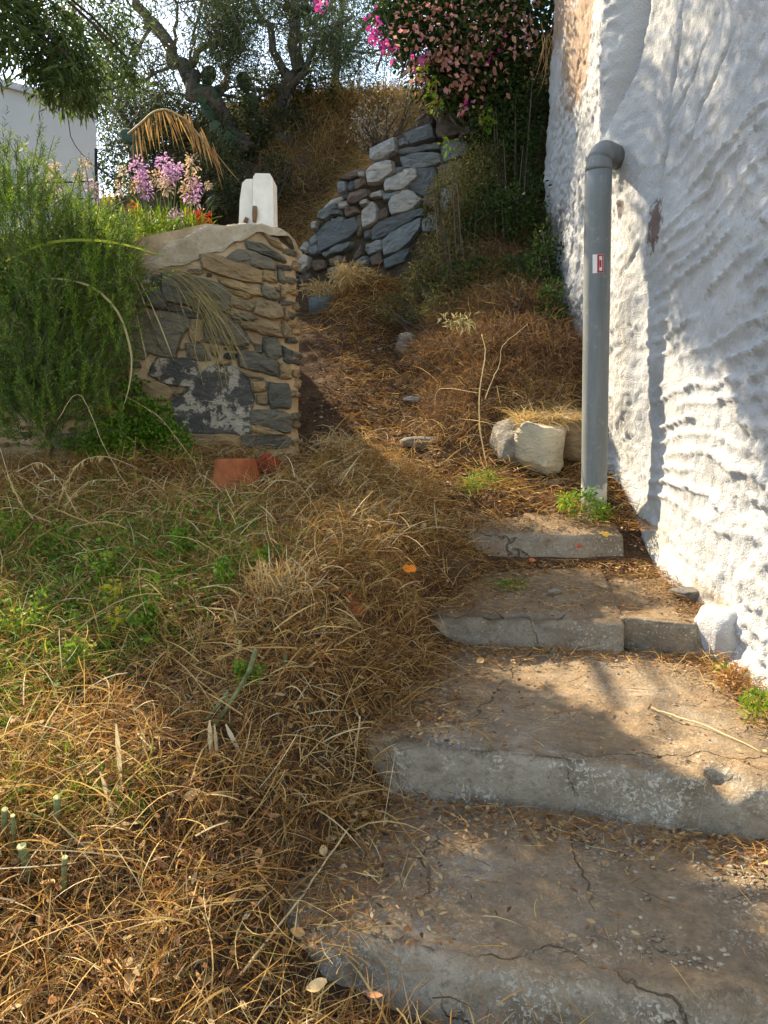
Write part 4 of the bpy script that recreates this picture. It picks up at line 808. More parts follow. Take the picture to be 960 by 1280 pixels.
for i, (a, b) in enumerate(spots):
    # find the ground under the pixel
    d = ray(a, b); t = 1.2
    for _ in range(400):
        q = d * t
        gzv = gz(q[0], q[1]) if not (q[0] > xl(q[1]) and q[1] < 4.4) else float(tread(np.array(q[0]), np.array(q[1])))
        if CZ + q[2] < gzv + (.07 if q[0] < xl(q[1]) else .01): break
        t += .012
    o = link('fallen_leaf', leafm[i % 3], (q[0], q[1], CZ + q[2] + .01)); o.rotation_euler = (R(random.uniform(-50, 50)), R(random.uniform(-50, 30)), random.uniform(0, 6.28)); s_ = random.uniform(.55, 1.0); o.scale = (s_, s_, s_)
    tag(o, ['curled tan leaf fallen among the straw and steps', 'pale yellow brown leaf fallen among the straw and steps', 'dark brown leaf fallen among the straw and steps'][i % 3], 'leaf', 'dry leaves fallen on the slope')
def hit(px, py, up=.02):
    d = ray(px, py); t = 1.2
    for _ in range(900):
        q = d * t
        if CZ + q[2] < gz(q[0], q[1]) + up: break
        t += .01
    return np.array([q[0], q[1], CZ + q[2]])
# --- cut green stalks
for k, (a0, b0, a1, b1, r_) in enumerate([(72, 1040, 71, 997, .010), (38, 1092, 27, 1058, .013), (5, 1045, 6, 1012, .009), (80, 1115, 81, 1072, .008), (18, 1060, 16, 1020, .007)]):
    p = hit(a0, b0, .03); q = at(a1, b1, p[1] - .03); o = thing('cut_stalk', ['tall upright green cut stub with a pale end', 'thick leaning cut stub with a broad yellowish end', 'slim cut stub touching the thin brown stub', 'short dull green stub below the tall upright one', 'thinnest brownish cut stub among the stubs'][k], 'stalk', p, 'cut stalk stubs')
    V, F = tube([p - (0, 0, .03), (p + q) / 2, q], [r_ * .8, r_ * .85, r_ * .8], 10); part('stem', V, F, STUB, o, True)
    V, F = tube([q, q + nrm(q - p) * .003], [r_ * .93, r_ * .8], 10); part('cut_end', V, F, CUT, o)
o = None
for k, (pl, r_) in enumerate([([(270, 905), (300, 860), (312, 838), (320, 812)], .0065), ([(258, 900), (285, 865)], .005), ([(300, 800), (298, 850)], .006), ([(357, 815), (352, 850)], .008)]):
    p = hit(pl[0][0], pl[0][1], .05); o = thing('green_stalk', ['thick bent green stalk among pale husks', 'short green stalk at the bend of the thick stalk', 'upright pale green stalk stub above the bent stalk', 'thin bright green stub beside the golden tuft'][k], 'stalk', p)
    V, F = tube([at(a, b, p[1] - .02 * i) for i, (a, b) in enumerate(pl)], r_, 9); part('stem', V, F, STUB if k != 2 else STEMP, o, True)
for k, pl in enumerate([[(268, 905), (272, 930), (265, 945), (272, 960)], [(282, 905), (296, 925), (300, 945)], [(262, 900), (258, 925), (262, 942)], [(145, 905), (148, 960), (152, 985)], [(125, 965), (138, 1000), (150, 1040)]]):
    p = hit(pl[1][0], pl[1][1], .06); n_ = len(pl); V, F = ribbons([at(*pl[0], p[1])], [at(*pl[-1], p[1] - .03) - at(*pl[0], p[1])], np.linalg.norm(at(*pl[-1], p[1] - .03) - at(*pl[0], p[1])), .013, .1, .1, 8, [.3, .6, 1, .9, 1, .7, .4, .1])
    tag(solo('dry_husk', V, F, PALE), ['long curled cream husk under the bent green stalk', 'twisted cream husk right of the bent stalk', 'short cream husk at the root of the bent stalk', 'narrow withered husk beside the thick orange stalk', 'withered pale husk above the lying stalk'][k], 'dry leaf', 'withered husks on the slope')
# --- long single stalks lying across the slope
def stalk(name, pl, ys_, r_, mat, label, catg='dry stalk', taper=.6, n=6):
    P = np.array([at(a, b, y) for (a, b), y in zip(pl, ys_)]); t = np.linspace(0, 1, len(P)); tt = np.linspace(0, 1, len(P) * 5)
    Q = np.stack([np.interp(tt, t, P[:, i]) for i in range(3)], 1)
    if len(P) > 2:
        k = np.ones(5) / 5; pad = np.pad(Q, ((2, 2), (0, 0)), 'reflect', reflect_type='odd'); Q = np.stack([np.convolve(pad[:, i], k, 'valid') for i in range(3)], 1)
    Q = Q + rng.normal(size=Q.shape) * .0012
    V, F = tube(Q, r_ * (1 - (1 - taper) * tt), n); return tag(solo(name, V, F, mat, True), label, catg)
h1, h2 = hit(300, 1218, .06), hit(437, 1035, .07)
stalk('long_stalk', [(300, 1218), (370, 1130), (437, 1035)], [h1[1], (h1[1] + h2[1]) / 2 - .05, h2[1]], .0035, STEMP, 'long straight pale stalk leaning from the slope toward the lowest step')
h1, h2 = hit(445, 940, .05), hit(420, 1010, .05)
stalk('long_stalk', [(450, 895), (444, 955), (438, 985), (420, 1010)], [2.35, 2.3, 2.22, 2.1], .003, STEMP, 'bent golden stalk hanging beside the second step')
stalk('long_stalk', [(345, 630), (280, 730), (225, 780)], [3.7, 3.1, 2.9], .003, STEMP, 'long thin pale stem slanting down the green slope')
stalk('long_stalk', [(400, 700), (350, 745), (305, 770)], [3.3, 3.05, 2.95], .0022, STEMP, 'thin pale stem slanting below the terracotta shard')
stalk('thick_stalk', [(150, 800), (168, 855), (172, 900), (188, 950)], [2.7, 2.6, 2.5, 2.4], .005, STEMP, 'thick orange brown stalk hanging over the straw', taper=.5)
stalk('long_stalk', [(70, 1148), (140, 1132), (235, 1128)], [1.75, 1.8, 1.82], .003, STEMP, 'pale stalk lying level near the cut stubs')
stalk('vine_twig', [(608, 580), (598, 530), (600, 480), (608, 440), (602, 418)], [4.95, 4.98, 5.0, 5.05, 5.1], .0042, STEMP, 'pale bare vine stem rising in front of the bracken', 'vine', .7)
stalk('vine_twig', [(606, 500), (615, 475), (626, 455), (625, 433), (660, 405)], [5.0, 5.05, 5.1, 5.1, 5.15], .0032, STEMP, 'pale forked vine branch beside the bare stem', 'vine', .4)
stalk('vine_twig', [(543, 520), (545, 485), (570, 486), (600, 492)], [5.6, 5.6, 5.4, 5.2], .002, STEMP, 'thin bent pale twig left of the bare vine stem', 'vine', .8)
stalk('dry_branch', [(812, 884), (850, 898), (880, 905), (955, 942)], [2.62, 2.5, 2.45, 2.25], .004, STEMP, 'thin dry branch lying on the lit second step', 'branch', .6)
stalk('long_stalk', [(585, 985), (579, 965), (580, 1005)], [2.3, 2.3, 2.28], .0022, STEMP, 'small pale stem at the foot of the second step')
# --- wild oats and drooping seed heads
def oats(name, pl, y, n, label, lean=-1, L=.035):
    P = np.array([at(a, b, y - .01 * i) for i, (a, b) in enumerate(pl)]); tt = np.linspace(0, 1, 40); t = np.linspace(0, 1, len(P)); Q = np.stack([np.interp(tt, t, P[:, i]) for i in range(3)], 1); Q = np.stack([np.convolve(np.pad(Q[:, i], 4, 'reflect', reflect_type='odd'), np.ones(9) / 9, 'valid') for i in range(3)], 1)
    o = thing(name, label, 'wild oats', P[0]); V, F = tube(Q, .0014, 5); part('stem', V, F, STEMP, o)
    k = rng.uniform(.25, 1, n); b = np.stack([np.interp(k, tt, Q[:, i]) for i in range(3)], 1); d = np.stack([rng.normal(lean * .4, .35, n), rng.normal(0, .5, n), rng.uniform(-1, -.3, n)], 1)
    V, F = ribbons(b, d, rng.uniform(.6, 1, n) * L, .005, .3, .1, 4, [.5, 1, .7, .05]); part('seed_head', V, F, PALE, o)['kind'] = 'stuff'; return o
oats('wild_oats', [(172, 585), (130, 568), (100, 575), (84, 600), (70, 640)], 3.85, 60, 'arching pale wild oat stalk below the rosemary')
oats('wild_oats', [(150, 600), (110, 600), (85, 625), (72, 665)], 3.75, 50, 'lower arching wild oat stalk under the ivy patch')
oats('wild_oats', [(20, 590), (50, 575), (75, 600), (100, 650)], 3.7, 36, 'bent oat stem in front of the wall foot', 1)
oats('wild_oats', [(0, 560), (12, 600), (30, 640), (70, 655)], 3.6, 30, 'leaning straw oat beside the frame of bare wall stones', 1)
oats('wild_oats', [(148, 490), (200, 520), (245, 580)], 4.55, 12, 'thin yellow bent stem crossing the ground cover', 1)
stalk('bent_grass_stem', [(72, 525), (92, 492), (105, 495), (130, 560), (160, 610)], [4.1, 4.1, 4.1, 4.0, 3.9], .0018, STEMP, 'sharply bent dry grass stem below the rosemary', 'dry stalk')
# dry grass hanging over the near wall
def drape(name, px, py, y, n, tx, ty, L, mat, label, sp=.05, W=.004):
    b = at(px, py, y); e_ = at(tx, ty, y - .06); dirv = nrm(e_ - b); p = b + rng.normal(0, sp, (n, 3)) * (1, .3, .5)
    d = nrm(dirv + rng.normal(0, .22, (n, 3)) + (0, 0, .35)); V, F = ribbons(p, d, rng.uniform(.6, 1, n) * L, W, .75, .15, 7, [.6, .7, .6, .6, 1, 1, .1]); return tag(solo(name, V, F, mat), label, 'dry grass')
SEEDY = leafmat('seedy_grass', [(.50, .40, .18), (.42, .34, .14), (.58, .48, .25), (.34, .33, .12)], .6, .3)
drape('hanging_grass', 205, 340, 4.86, 75, 300, 395, .48, SEEDY, 'drooping dry grass hanging across the big slate of the stone wall')
drape('hanging_grass', 240, 365, 4.84, 34, 310, 430, .42, SEEDY, 'second sheaf of drooping seed grass on the wall face')
drape('hanging_grass', 150, 330, 4.7, 26, 168, 470, .45, SEEDY, 'long yellow blades hanging beside the rosemary', .03, .008)
drape('hanging_grass', 262, 400, 4.84, 16, 305, 490, .30, SEEDY, 'few thin straws hanging below the seed grass')
# --- yellow green sapling and leaf
def sapling(px, py0, py1, y, label, mat, big):
    b, tpt = at(px, py0, y), at(px + 8, py1, y); o = thing('sapling', label, 'sapling', b); Q = np.array([b + (tpt - b) * t + (math.sin(t * 5) * .006, 0, 0) for t in np.linspace(0, 1, 10)])
    V, F = tube(Q, np.linspace(.0035, .0015, 10), 6); part('stem', V, F, m_plain('reddish_stem', (.26, .10, .06)), o, True)
    for i in range(big):
        t = .25 + .75 * i / big; q = b + (tpt - b) * t; a = i * 2.4; L = rng.uniform(.03, .055) * (1.15 - .5 * t)
        V, F = ribbons([q], [(math.cos(a), math.sin(a) * .6, .35)], L, L * .6, .5, .05, 5, [.15, .8, 1, .7, .05], sidev=np.array([[0, -.5, 1.]])); part('leaf', V, F, mat, o)
    return o
sapling(163, 690, 545, 3.75, 'thin sapling with bright yellow green leaves below the ground cover', BRIGHT, 16)
p = at(180, 648, 3.72); V, F = ribbons([p], [(-1, -.1, -.25)], .075, .045, .2, .05, 6, [.1, .8, 1, .9, .6, .05], sidev=np.array([[0, -1., .6]])); tag(solo('yellow_leaf', V, F, YELLOWL), 'single bright yellow leaf on the sapling stem', 'leaf')
p = at(258, 618, 4.05); b_ = [ribbons([p], [(math.cos(a), -.15, math.sin(a))], .065, .035, .2, .05, 5, [.15, .8, 1, .6, .05], sidev=np.array([[0, -1., .3]])) for a in (.1, .9, 1.9, -.5)]
V, F = cat(*b_); tag(solo('green_leaf_sprig', V, F, BRIGHT), 'small bright green lobed leaf below the upside down pot', 'leaf')
for (a, b, n_, lab) in ((143, 740, 26, 'upper yellowing weed sprig in the green grass'), (145, 770, 20, 'yellowing weed sprig just below the other yellow one')):
    p = hit(a, b, .08); V, F = leafcloud(p[0], p[1], p[2], .03, .03, .05, n_, .02, .04, .6); tag(solo('yellow_weed', V, F, YELLOWL), lab, 'weed', 'yellow weeds on the slope')
for k, (a, b, hh, lab) in enumerate(((60, 700, .20, 'tall leafy green weed under the wall foot oats'), (130, 730, .16, 'bushy green weed beside the yellow sprigs'), (230, 700, .15, 'leafy weed below the heap of rusty stems'), (280, 740, .14, 'low leafy weed between the grass and the shard'), (30, 800, .20, 'broad green weed at the thickest grass'), (330, 720, .12, 'small weed beside the thin slanting stem'), (190, 790, .14, 'leafy weed beside the thick orange stalk'), (90, 850, .16, 'green weed above the cut stubs'), (10, 690, .22, 'tall weed under the rosemary'), (310, 860, .10, 'weed at the foot of the golden tuft'))):
    p = hit(a, b, .02); st_ = thing('leafy_weed', lab, 'weed', p); n_ = 8; d_ = azel(n_, 45, 85); bs = []
    for q in range(n_):
        L_ = hh * rng.uniform(.6, 1.1); tt = rng.uniform(.15, 1, 26)[:, None]; bs.append(ribbons(p + d_[q] * L_ * tt + rng.normal(0, .006, (26, 3)), sph(26) + d_[q] * .7, rng.uniform(.014, .034, 26), .011, .3, .1, 4, LEAF))
    V, F = cat(*bs); part('leaves', V, F, (IVYG, GREENG, BRIGHT)[k % 3 if k != 2 else 0], st_); V, F = ribbons(np.repeat([p], n_, 0), d_, hh, .004, 0, .03, 4); part('stems', V, F, GREENG, st_)
# ground cover at wall foot
c = [leafcloud(*at(a, b, y), rx, .10, rz, n_, .016, .034, .75, .3) for a, b, y, rx, rz, n_ in ((165, 520, 4.72, .22, .15, 1500), (205, 552, 4.72, .18, .14, 1100), (130, 555, 4.6, .22, .12, 1100), (240, 580, 4.7, .10, .07, 350), (165, 480, 4.78, .08, .05, 160))]
V, F = cat(*c); tag(solo('ground_cover', V, F, IVYG), 'dark green small leaved plant cascading at the foot of the stone wall', 'plant')
V, F = leafcloud(*at(135, 510, 4.68), .07, .05, .05, 120, .02, .035, .7); tag(solo('rusty_sprig', V, F, DRYLEAF), 'rust coloured dying sprig above the ground cover', 'plant')
# plants right
def weed(name, px, py, y, r_, n, mat, label, L0=.02, L1=.04, z=None):
    p = at(px, py, y); V, F = leafcloud(p[0], p[1], p[2], r_, r_, r_ * .9, n, L0, L1, .5, .1, .5); tag(solo(name, V, F, mat), label, 'weed')
weed('green_weed', 712, 628, 4.35, .075, 260, BRIGHT, 'bright green weed at the foot of the pipe', .015, .035)
weed('green_weed', 748, 640, 4.32, .085, 320, IVYG, 'dark green weed growing around the base of the pipe', .014, .03)
weed('green_weed', 735, 618, 4.35, .05, 120, IVYG, 'thin sprig of leaves in front of the pipe', .014, .03)
weed('green_weed', 948, 880, 2.52, .055, 150, BRIGHT, 'bright green weed at the base of the plaster wall', .016, .034)
weed('green_weed', 905, 838, 2.85, .03, 60, BRIGHT, 'small green sprig beside the whitewashed rock', .014, .028)
weed('rusty_weed', 915, 845, 2.78, .05, 220, DRYLEAF, 'rusty withered weed below the whitewashed rock', .015, .035)
x, y = scatter(1500, 1.0, 1.46, 2.2, 3.12, lambda x, y: sst(.35, .05, 1.47 - x)); N = len(x)
V, F = ribbons(np.stack([x, y, tread(x, y) + rng.uniform(0, .05, N)], 1), azel(N, -5, 50), rng.uniform(.03, .14, N), rng.uniform(.0015, .003, N), .4, .4, 5, clampG=tread); tag(solo('wall_foot_straw', V, F, STRAW), 'dry straw heaped along the plaster wall on the second step', 'straw', kind='stuff')

# ------------------------------------------------------------------ rosemary
def sprigs(base, d, L, needles, nl=.024, nwid=.0032, ang=.8):
    N = len(base); d = nrm(d); t = np.linspace(.05, 1, needles); bend = rng.normal(0, .12, (N, 3)); a = nrm(np.cross(d, rng.normal(size=(N, 3)))); b = np.cross(d, a)
    P = base[:, None] + d[:, None] * (L[:, None] * t)[..., None] + bend[:, None] * (L[:, None] * t ** 2)[..., None]
    th = rng.uniform(0, 6.28, (N, 1)) + np.arange(needles)[None] * 2.4; nd = d[:, None] * .75 + ang * (np.cos(th)[..., None] * a[:, None] + np.sin(th)[..., None] * b[:, None])
    ln = (nl * np.interp(t, [0, .8, 1], [1, 1, .45]))[None] * rng.uniform(.7, 1.2, (N, needles))
    V, F = ribbons(P.reshape(-1, 3), nd.reshape(-1, 3), ln.ravel(), nwid, .05, .08, 2, [1, .45]); Vs, Fs = ribbons(base, d, L, .005, 0, .02, 3, [1, .8, .5]); return (V, F), (Vs, Fs)
rb = thing('rosemary_bush', 'big dark green rosemary bush spilling over the stone wall', 'rosemary', (-2.0, 4.75, CZ + .2))
bl = []
for (a, b, y, rx, ry, rz, n_) in ((30, 320, 4.5, .42, .35, .42, 800), (95, 370, 4.5, .34, .3, .34, 640), (40, 430, 4.35, .42, .3, .45, 760), (120, 330, 4.6, .2, .25, .25, 220), (60, 500, 4.3, .30, .22, .26, 480), (110, 460, 4.5, .17, .2, .22, 170), (15, 240, 4.6, .25, .3, .22, 160), (-60, 400, 4.4, .5, .4, .8, 420)):
    n_ = int(n_ * .75); q = sph(n_) * rng.uniform(.35, 1, (n_, 1)) ** .6; q = q * (1 + .3 * fbm(q[:, 0] * 2.5, q[:, 1] * 2.5, q[:, 2] * 2.5 + a, 5, 3))[:, None]; bl.append((q * (rx, ry, rz) + at(a, b, y), q * (.7, .5, .35) + (0, -.1, .75) + rng.normal(0, .25, (n_, 3))))
B = np.concatenate([a for a, b in bl]); Dv = np.concatenate([b for a, b in bl]); Nb, Ns = sprigs(B, Dv, rng.uniform(.10, .26, len(B)), 30, .027, .0052)
part('needles', *Nb, ROSEM, rb); part('stems', *Ns, BARK, rb)
for (a, b, a2, b2) in ((85, 470, 80, 375), (130, 450, 125, 345), (150, 470, 172, 370), (60, 250, 55, 160), (100, 260, 130, 225), (165, 480, 185, 395), (20, 300, 15, 170), (110, 440, 105, 410), (35, 420, 28, 330)):
    p0 = at(a, b, 4.3); d_ = at(a2, b2, 4.25) - p0; Nn, Ss = sprigs(np.array([p0]), np.array([d_]), np.array([np.linalg.norm(d_)]), 90, .026, .0034); part('sprig', *Nn, BRIGHT if a in (85, 130) else ROSEM, rb)
for k in range(70):
    a, b = rng.uniform(-10, 165), rng.uniform(230, 560); p0 = at(a, b, rng.uniform(4.05, 4.25)); L_ = rng.uniform(.12, .30); d_ = np.array([rng.normal(.1, .18), rng.normal(-.1, .12), 1.]); Nn, Ss = sprigs(np.array([p0]), np.array([d_]), np.array([L_]), int(L_ * 230), .027, .0048); part('sprig', *Nn, BRIGHT if k % 2 == 0 else ROSEM, rb)
for k in range(7):
    q = at(20 + 22 * k, 500 - 8 * k, 4.55); V, F = tube([(-2.0, 4.95, CZ + .75), (q + np.array([-2.0, 4.9, CZ + .9])) / 2 + (0, -.1, .1), q], [.02, .013, .006], 6); part('branch', V, F, BARK, rb)
# reed like leaf blades arching over the wall beside the rosemary
for k, pl in enumerate([[(40, 350), (90, 345), (140, 370), (162, 420), (168, 470), (150, 520)], [(0, 330), (60, 300), (140, 300), (220, 325)], [(100, 250), (60, 210), (20, 175)]]):
    P = np.array([at(a, b, 4.2) for a, b in pl]); t = np.linspace(0, 1, len(P)); tt = np.linspace(0, 1, 18); Q = np.stack([np.interp(tt, t, P[:, i]) for i in range(3)], 1); Q = np.stack([np.convolve(np.pad(Q[:, i], 2, 'edge'), np.ones(5) / 5, 'valid') for i in range(3)], 1)
    tn = nrm(np.gradient(Q, axis=0)); sd_ = nrm(np.cross(tn, np.array([.2, 1, .3]))); wd = .007 * np.sin(np.linspace(.35, 3.05, 18))[:, None]; V = np.stack([Q - sd_ * wd, Q + sd_ * wd], 1).reshape(-1, 3); F = np.array([(2 * i, 2 * i + 1, 2 * i + 3, 2 * i + 2) for i in range(17)])
    tag(solo('reed_blade', V, F, [SEEDY, GREENG, GREENG][k]), ['yellow blade arching down over the wall beside the rosemary', 'green blade crossing level in front of the rosemary', 'green blade leaning up across the white house wall', 'short reddish dry blade under the lilac flowers'][k], 'reed', 'arching reed blades')
# ------------------------------------------------------------------ lilac flowers on the terrace
def garlic(px, py, y, heads, label, nl=90):
    b = at(px, py, y); o = thing('flower_clump', label, 'flowers', b)
    n = nl; V, F = ribbons(b + rng.normal(0, .07, (n, 3)) * (1, 1, .1), azel(n, 45, 88), rng.uniform(.15, .34, n), .006, .4, .15, 6); part('leaves', V, F, BRIGHT if nl > 60 else GREENG, o)
    for (hx, hy, faded, sz) in heads:
        tpt = at(hx, hy, y + rng.normal() * .05); Q = np.array([b + (tpt - b) * t + np.array([0, 0, .03 * math.sin(3.1 * t)]) for t in np.linspace(0, 1, 6)]); Q[0, :2] += rng.normal(0, .03, 2)
        V, F = tube(Q, .003, 5); part('stem', V, F, STEMG, o)
        k = 90; dq = nrm(sph(k) + (0, 0, .35)); V, F = ribbons(tpt + dq * rng.uniform(.01, .05, (k, 1)) * sz * (1, 1, 1.25), dq + rng.normal(0, .4, (k, 3)), rng.uniform(.015, .026, k) * sz, .010 * sz, .3, .1, 4, [.2, .7, 1, .3]); part('flower_head', V, F, FADED if faded else LILAC, o)['kind'] = 'stuff'
garlic(185, 292, 5.35, [(172, 210, 0, 1.2), (178, 225, 0, 1.1), (168, 232, 1, .9), (182, 240, 0, 1), (155, 215, 1, .9), (150, 235, 1, .9)], 'left clump of lilac flower heads on the terrace')
garlic(215, 290, 5.35, [(205, 205, 0, 1.3), (213, 222, 0, 1.2), (196, 222, 1, 1.1), (222, 215, 0, 1.1), (208, 235, 1, 1), (186, 277, 0, 1)], 'middle clump of tall lilac and cream flower heads')
garlic(235, 290, 5.35, [(240, 205, 1, 1.1), (238, 225, 1, 1.1), (245, 235, 0, 1), (240, 250, 0, 1.1), (232, 240, 1, 1), (222, 275, 0, 1.2), (260, 232, 1, .5)], 'right clump of fading lilac flower heads beside the white post')
garlic(120, 290, 5.25, [(118, 238, 0, 1.1), (106, 205, 1, .8), (100, 225, 1, .8), (108, 285, 0, .8), (68, 212, 1, .9), (70, 240, 0, .9), (65, 225, 1, .8)], 'lilac flower heads in front of the white house wall', 50)
V, F = cat(leafcloud(*at(165, 298, 5.15), .30, .14, .16, 1500, .03, .08, .12, .2, .9), leafcloud(*at(140, 325, 4.75), .17, .10, .20, 1300, .03, .08, .12, .2, .9), leafcloud(*at(125, 290, 4.8), .15, .10, .16, 700, .03, .08, .12, .2, .9)); tag(solo('leafy_plant', V, F, BRIGHT), 'bright yellow green leaves under the lilac flowers', 'plant')
V, F = leafcloud(*at(247, 272, 5.5), .10, .06, .05, 160, .02, .035, .7); tag(solo('red_flowers', V, F, REDP), 'patch of red blooms between the lilac flowers and the post', 'flowers')
V, F = leafcloud(*at(168, 262, 5.5), .05, .05, .05, 40, .02, .03, .7); tag(solo('red_flowers', V, F, REDP), 'small red blooms among the leaves behind the lilac heads', 'flowers')
for hx, hy, lab in ((133, 250, 'yellow bloom beside the railing post'), (150, 280, 'yellow bloom low in the leaves under the lilac heads')):
    V, F = leafcloud(*at(hx, hy, 5.3), .03, .03, .03, 30, .02, .03, .7); tag(solo('yellow_bloom', V, F, YELLOWL), lab, 'flowers', 'yellow blooms')
x, y = scatter(2600, -3.2, -1.0, 5.3, 7.4); N = len(x); V, F = ribbons(np.stack([x, y, G(x, y)], 1), azel(N, 35, 88), rng.uniform(.08, .32, N), .006, .5, .2, 5); stuff('terrace_grass', V, F, GREENG, 'green leaves covering the garden terrace behind the wall', 'grass')

# ------------------------------------------------------------------ trees
def branchy(base, tip_list, r0, seed, depth=3, twig=.5, n_twigs=4, jitter=.12, avoid=None):
    """limbs from explicit polylines, then random sub-branches; returns tube mesh and twig end points with directions"""
    r_ = np.random.default_rng(seed); mb = MB(); ends = []
    def limb(P, ra, rb_):
        P = np.array(P); t = np.linspace(0, 1, len(P)); k = max(6, len(P) * 4); tt = np.linspace(0, 1, k); Q = np.stack([np.interp(tt, t, P[:, i]) for i in range(3)], 1)
        Q[1:-1] += r_.normal(size=(k - 2, 3)) * ra * .5; mb.add(*tube(Q, np.linspace(ra, rb_, k), 8 if ra > .03 else 5)); return Q
    def grow(Q, ra, lvl):
        L = np.linalg.norm(Q[-1] - Q[0])
        for _ in range(n_twigs + lvl):
            i = r_.integers(len(Q) // 3, len(Q)); dv = nrm(nrm(Q[-1] - Q[0]) * .5 + r_.normal(size=3) * .75 + (0, 0, .15)); l_ = L * r_.uniform(.35, .65)
            e1 = Q[i] + dv * l_; mid = (Q[i] + e1) / 2 + r_.normal(size=3) * l_ * jitter
            if avoid is not None and avoid(np.array([mid, e1, (mid + e1) / 2, (mid + Q[i]) / 2])).any(): continue
            q = limb([Q[i], mid, e1], ra * .45, ra * .18)
            if lvl > 1: grow(q, ra * .45, lvl - 1)
            else: ends.append((q[len(q) // 3:], nrm(e1 - mid)))
    for P, ra in tip_list:
        Q = limb(P, ra, ra * .45); grow(Q, ra * .45, depth)
    return mb, ends
def leaves_on(ends, per, L0, L1, asp, spread=.06, mat=None, droop=.2):
    pts = np.concatenate([q[rng.integers(0, len(q), per)] for q, d in ends]); dv = np.repeat(np.array([d for q, d in ends]), per, 0); n = len(pts); L = rng.uniform(L0, L1, n)
    return ribbons(pts + rng.normal(0, spread, (n, 3)), nrm(dv * .6 + rng.normal(size=(n, 3)) * .8), L, L * asp, droop, .15, 3, [.3, 1, .1])
def sun_gap(P):                                                      # gaps cut in the crown to let sun fall on the right of the treads
    s_ = np.array(S); bad = np.zeros(len(P), bool)
    for z_, f_ in ((CZ - 1.08, lambda x, y: (y > 1.9) & (y < 3.15) & (x > .72 + .21 * (2.8 - y)) & (x < 1.6)), (CZ - 1.25, lambda x, y: (y > 1.1) & (y < 1.95) & (x > .88 + .1 * np.sin(y * 9) - .15 * (1.6 - y)) & (x < 1.7))):
        t_ = (P[:, 2] - z_) / s_[2]; bad |= f_(P[:, 0] - s_[0] * t_, P[:, 1] - s_[1] * t_)
    return bad
def tree(name, label, limbs, seed, per, L0, L1, asp, mat, spread=.08, depth=3, n_twigs=3, droop=.2, cut=None, extra=(), gap=None):
    b = limbs[0][0][0]; o = thing(name, label, 'tree', b); mb, ends = branchy(b, limbs, .1, seed, depth, n_twigs=n_twigs, avoid=gap)
    if cut is not None: ends = [e for e in ends if cut(e[0].mean(0))]
    part('trunk', mb.V(), mb.f, BARK, o, True); V, F = cat(leaves_on(ends, per, L0, L1, asp, spread, droop=droop), *extra)
    if gap is not None: F = F[~gap(V[F[:, 0]])]
    part('crown', V, F, mat, o); return o
def P3(*l): return [at(a, b, y) for a, b, y in l]
tree('olive_tree', 'olive tree with upright trunk on the bank crest', [(P3((345, 195, 10.6), (352, 130, 10.6), (370, 60, 10.6), (382, -20, 10.6), (380, -90, 10.6)), .13), (P3((352, 130, 10.6), (395, 60, 10.4), (440, 20, 10.3)), .05), (P3((360, 100, 10.6), (330, 30, 10.8), (300, -40, 11)), .06)], 3, 66, .04, .075, .22, OLIVE, .16, 3, 3)
tree('olive_tree', 'olive tree with leaning forked trunk above the prickly pears', [(P3((310, 190, 10.2), (270, 130, 10.2), (235, 85, 10.2), (205, 45, 10.2), (170, 0, 10.2)), .13), (P3((235, 85, 10.2), (262, 50, 10.1), (295, 55, 10.0)), .05), (P3((270, 130, 10.2), (300, 60, 10.4), (275, 0, 10.5), (250, -60, 10.5)), .07)], 7, 62, .04, .075, .22, OLIVE, .16, 3, 3)
tree('olive_tree', 'thin dark olive tree at the back of the bank crest', [(P3((425, 130, 12.5), (420, 60, 12.5), (430, -40, 12.5)), .07), (P3((420, 90, 12.5), (450, 40, 12.5), (480, 0, 12.4)), .04)], 17, 52, .05, .08, .22, OLIVE, .18, 3, 3)
tree('olive_tree', 'bushy tree behind the white house corner', [(P3((170, 260, 11.5), (165, 180, 11.5), (150, 120, 11.5)), .08), (P3((170, 220, 11.5), (200, 150, 11.5)), .06)], 19, 50, .05, .08, .25, OLIVE, .2, 3, 3)
# near olive whose boughs hang into the picture; its trunk stands left of it
tb = np.array([-3.4, 5.2, gz(-3.4, 5.2)])
limbs = [([tb, tb + (.05, 0, .8), tb + (.2, 0, 1.6)], .19)]
INF = ((25, 20, 5.0, .36, .25, 900), (85, 45, 5.0, .34, .25, 800), (65, 85, 4.9, .26, .18, 500), (125, 15, 7.2, .42, .30, 800), (138, 70, 7.2, .24, .26, 330), (95, 108, 4.8, .14, .13, 170), (10, 70, 4.8, .14, .09, 80), (-40, 10, 4.4, .3, .3, 700), (-10, -45, 4.6, .3, .2, 600), (100, 105, 5.2, .16, .14, 380), (75, 112, 5.3, .16, .10, 260), (160, 98, 7.2, .14, .16, 160), (-110, 60, 4.3, .3, .4, 800))
OUT = ((-1.5, 5.2, 3.3, .40), (-1.1, 5.6, 3.5, .40), (-1.0, 6.1, 3.7, .38), (-1.4, 5.9, 4.2, .45), (-1.0, 6.6, 4.2, .42), (-1.2, 6.3, 4.8, .42), (-1.1, 5.3, 4.3, .40), (-1.6, 4.8, 3.9, .40), (-1.3, 7.0, 4.8, .38), (-1.5, 5.5, 5.0, .40), (-.9, 5.8, 4.8, .34), (-1.7, 4.5, 3.1, .36), (-1.0, 5.1, 3.15, .34), (-.85, 5.8, 3.45, .32), (-1.0, 6.5, 3.75, .34), (-.7, 5.3, 3.9, .36), (-1.15, 4.9, 2.8, .27), (-1.0, 5.5, 3.05, .27), (-.65, 5.0, 2.85, .25), (-.8, 6.1, 3.4, .26))  # unseen crown clumps above the frame, placed to shade the plaster wall
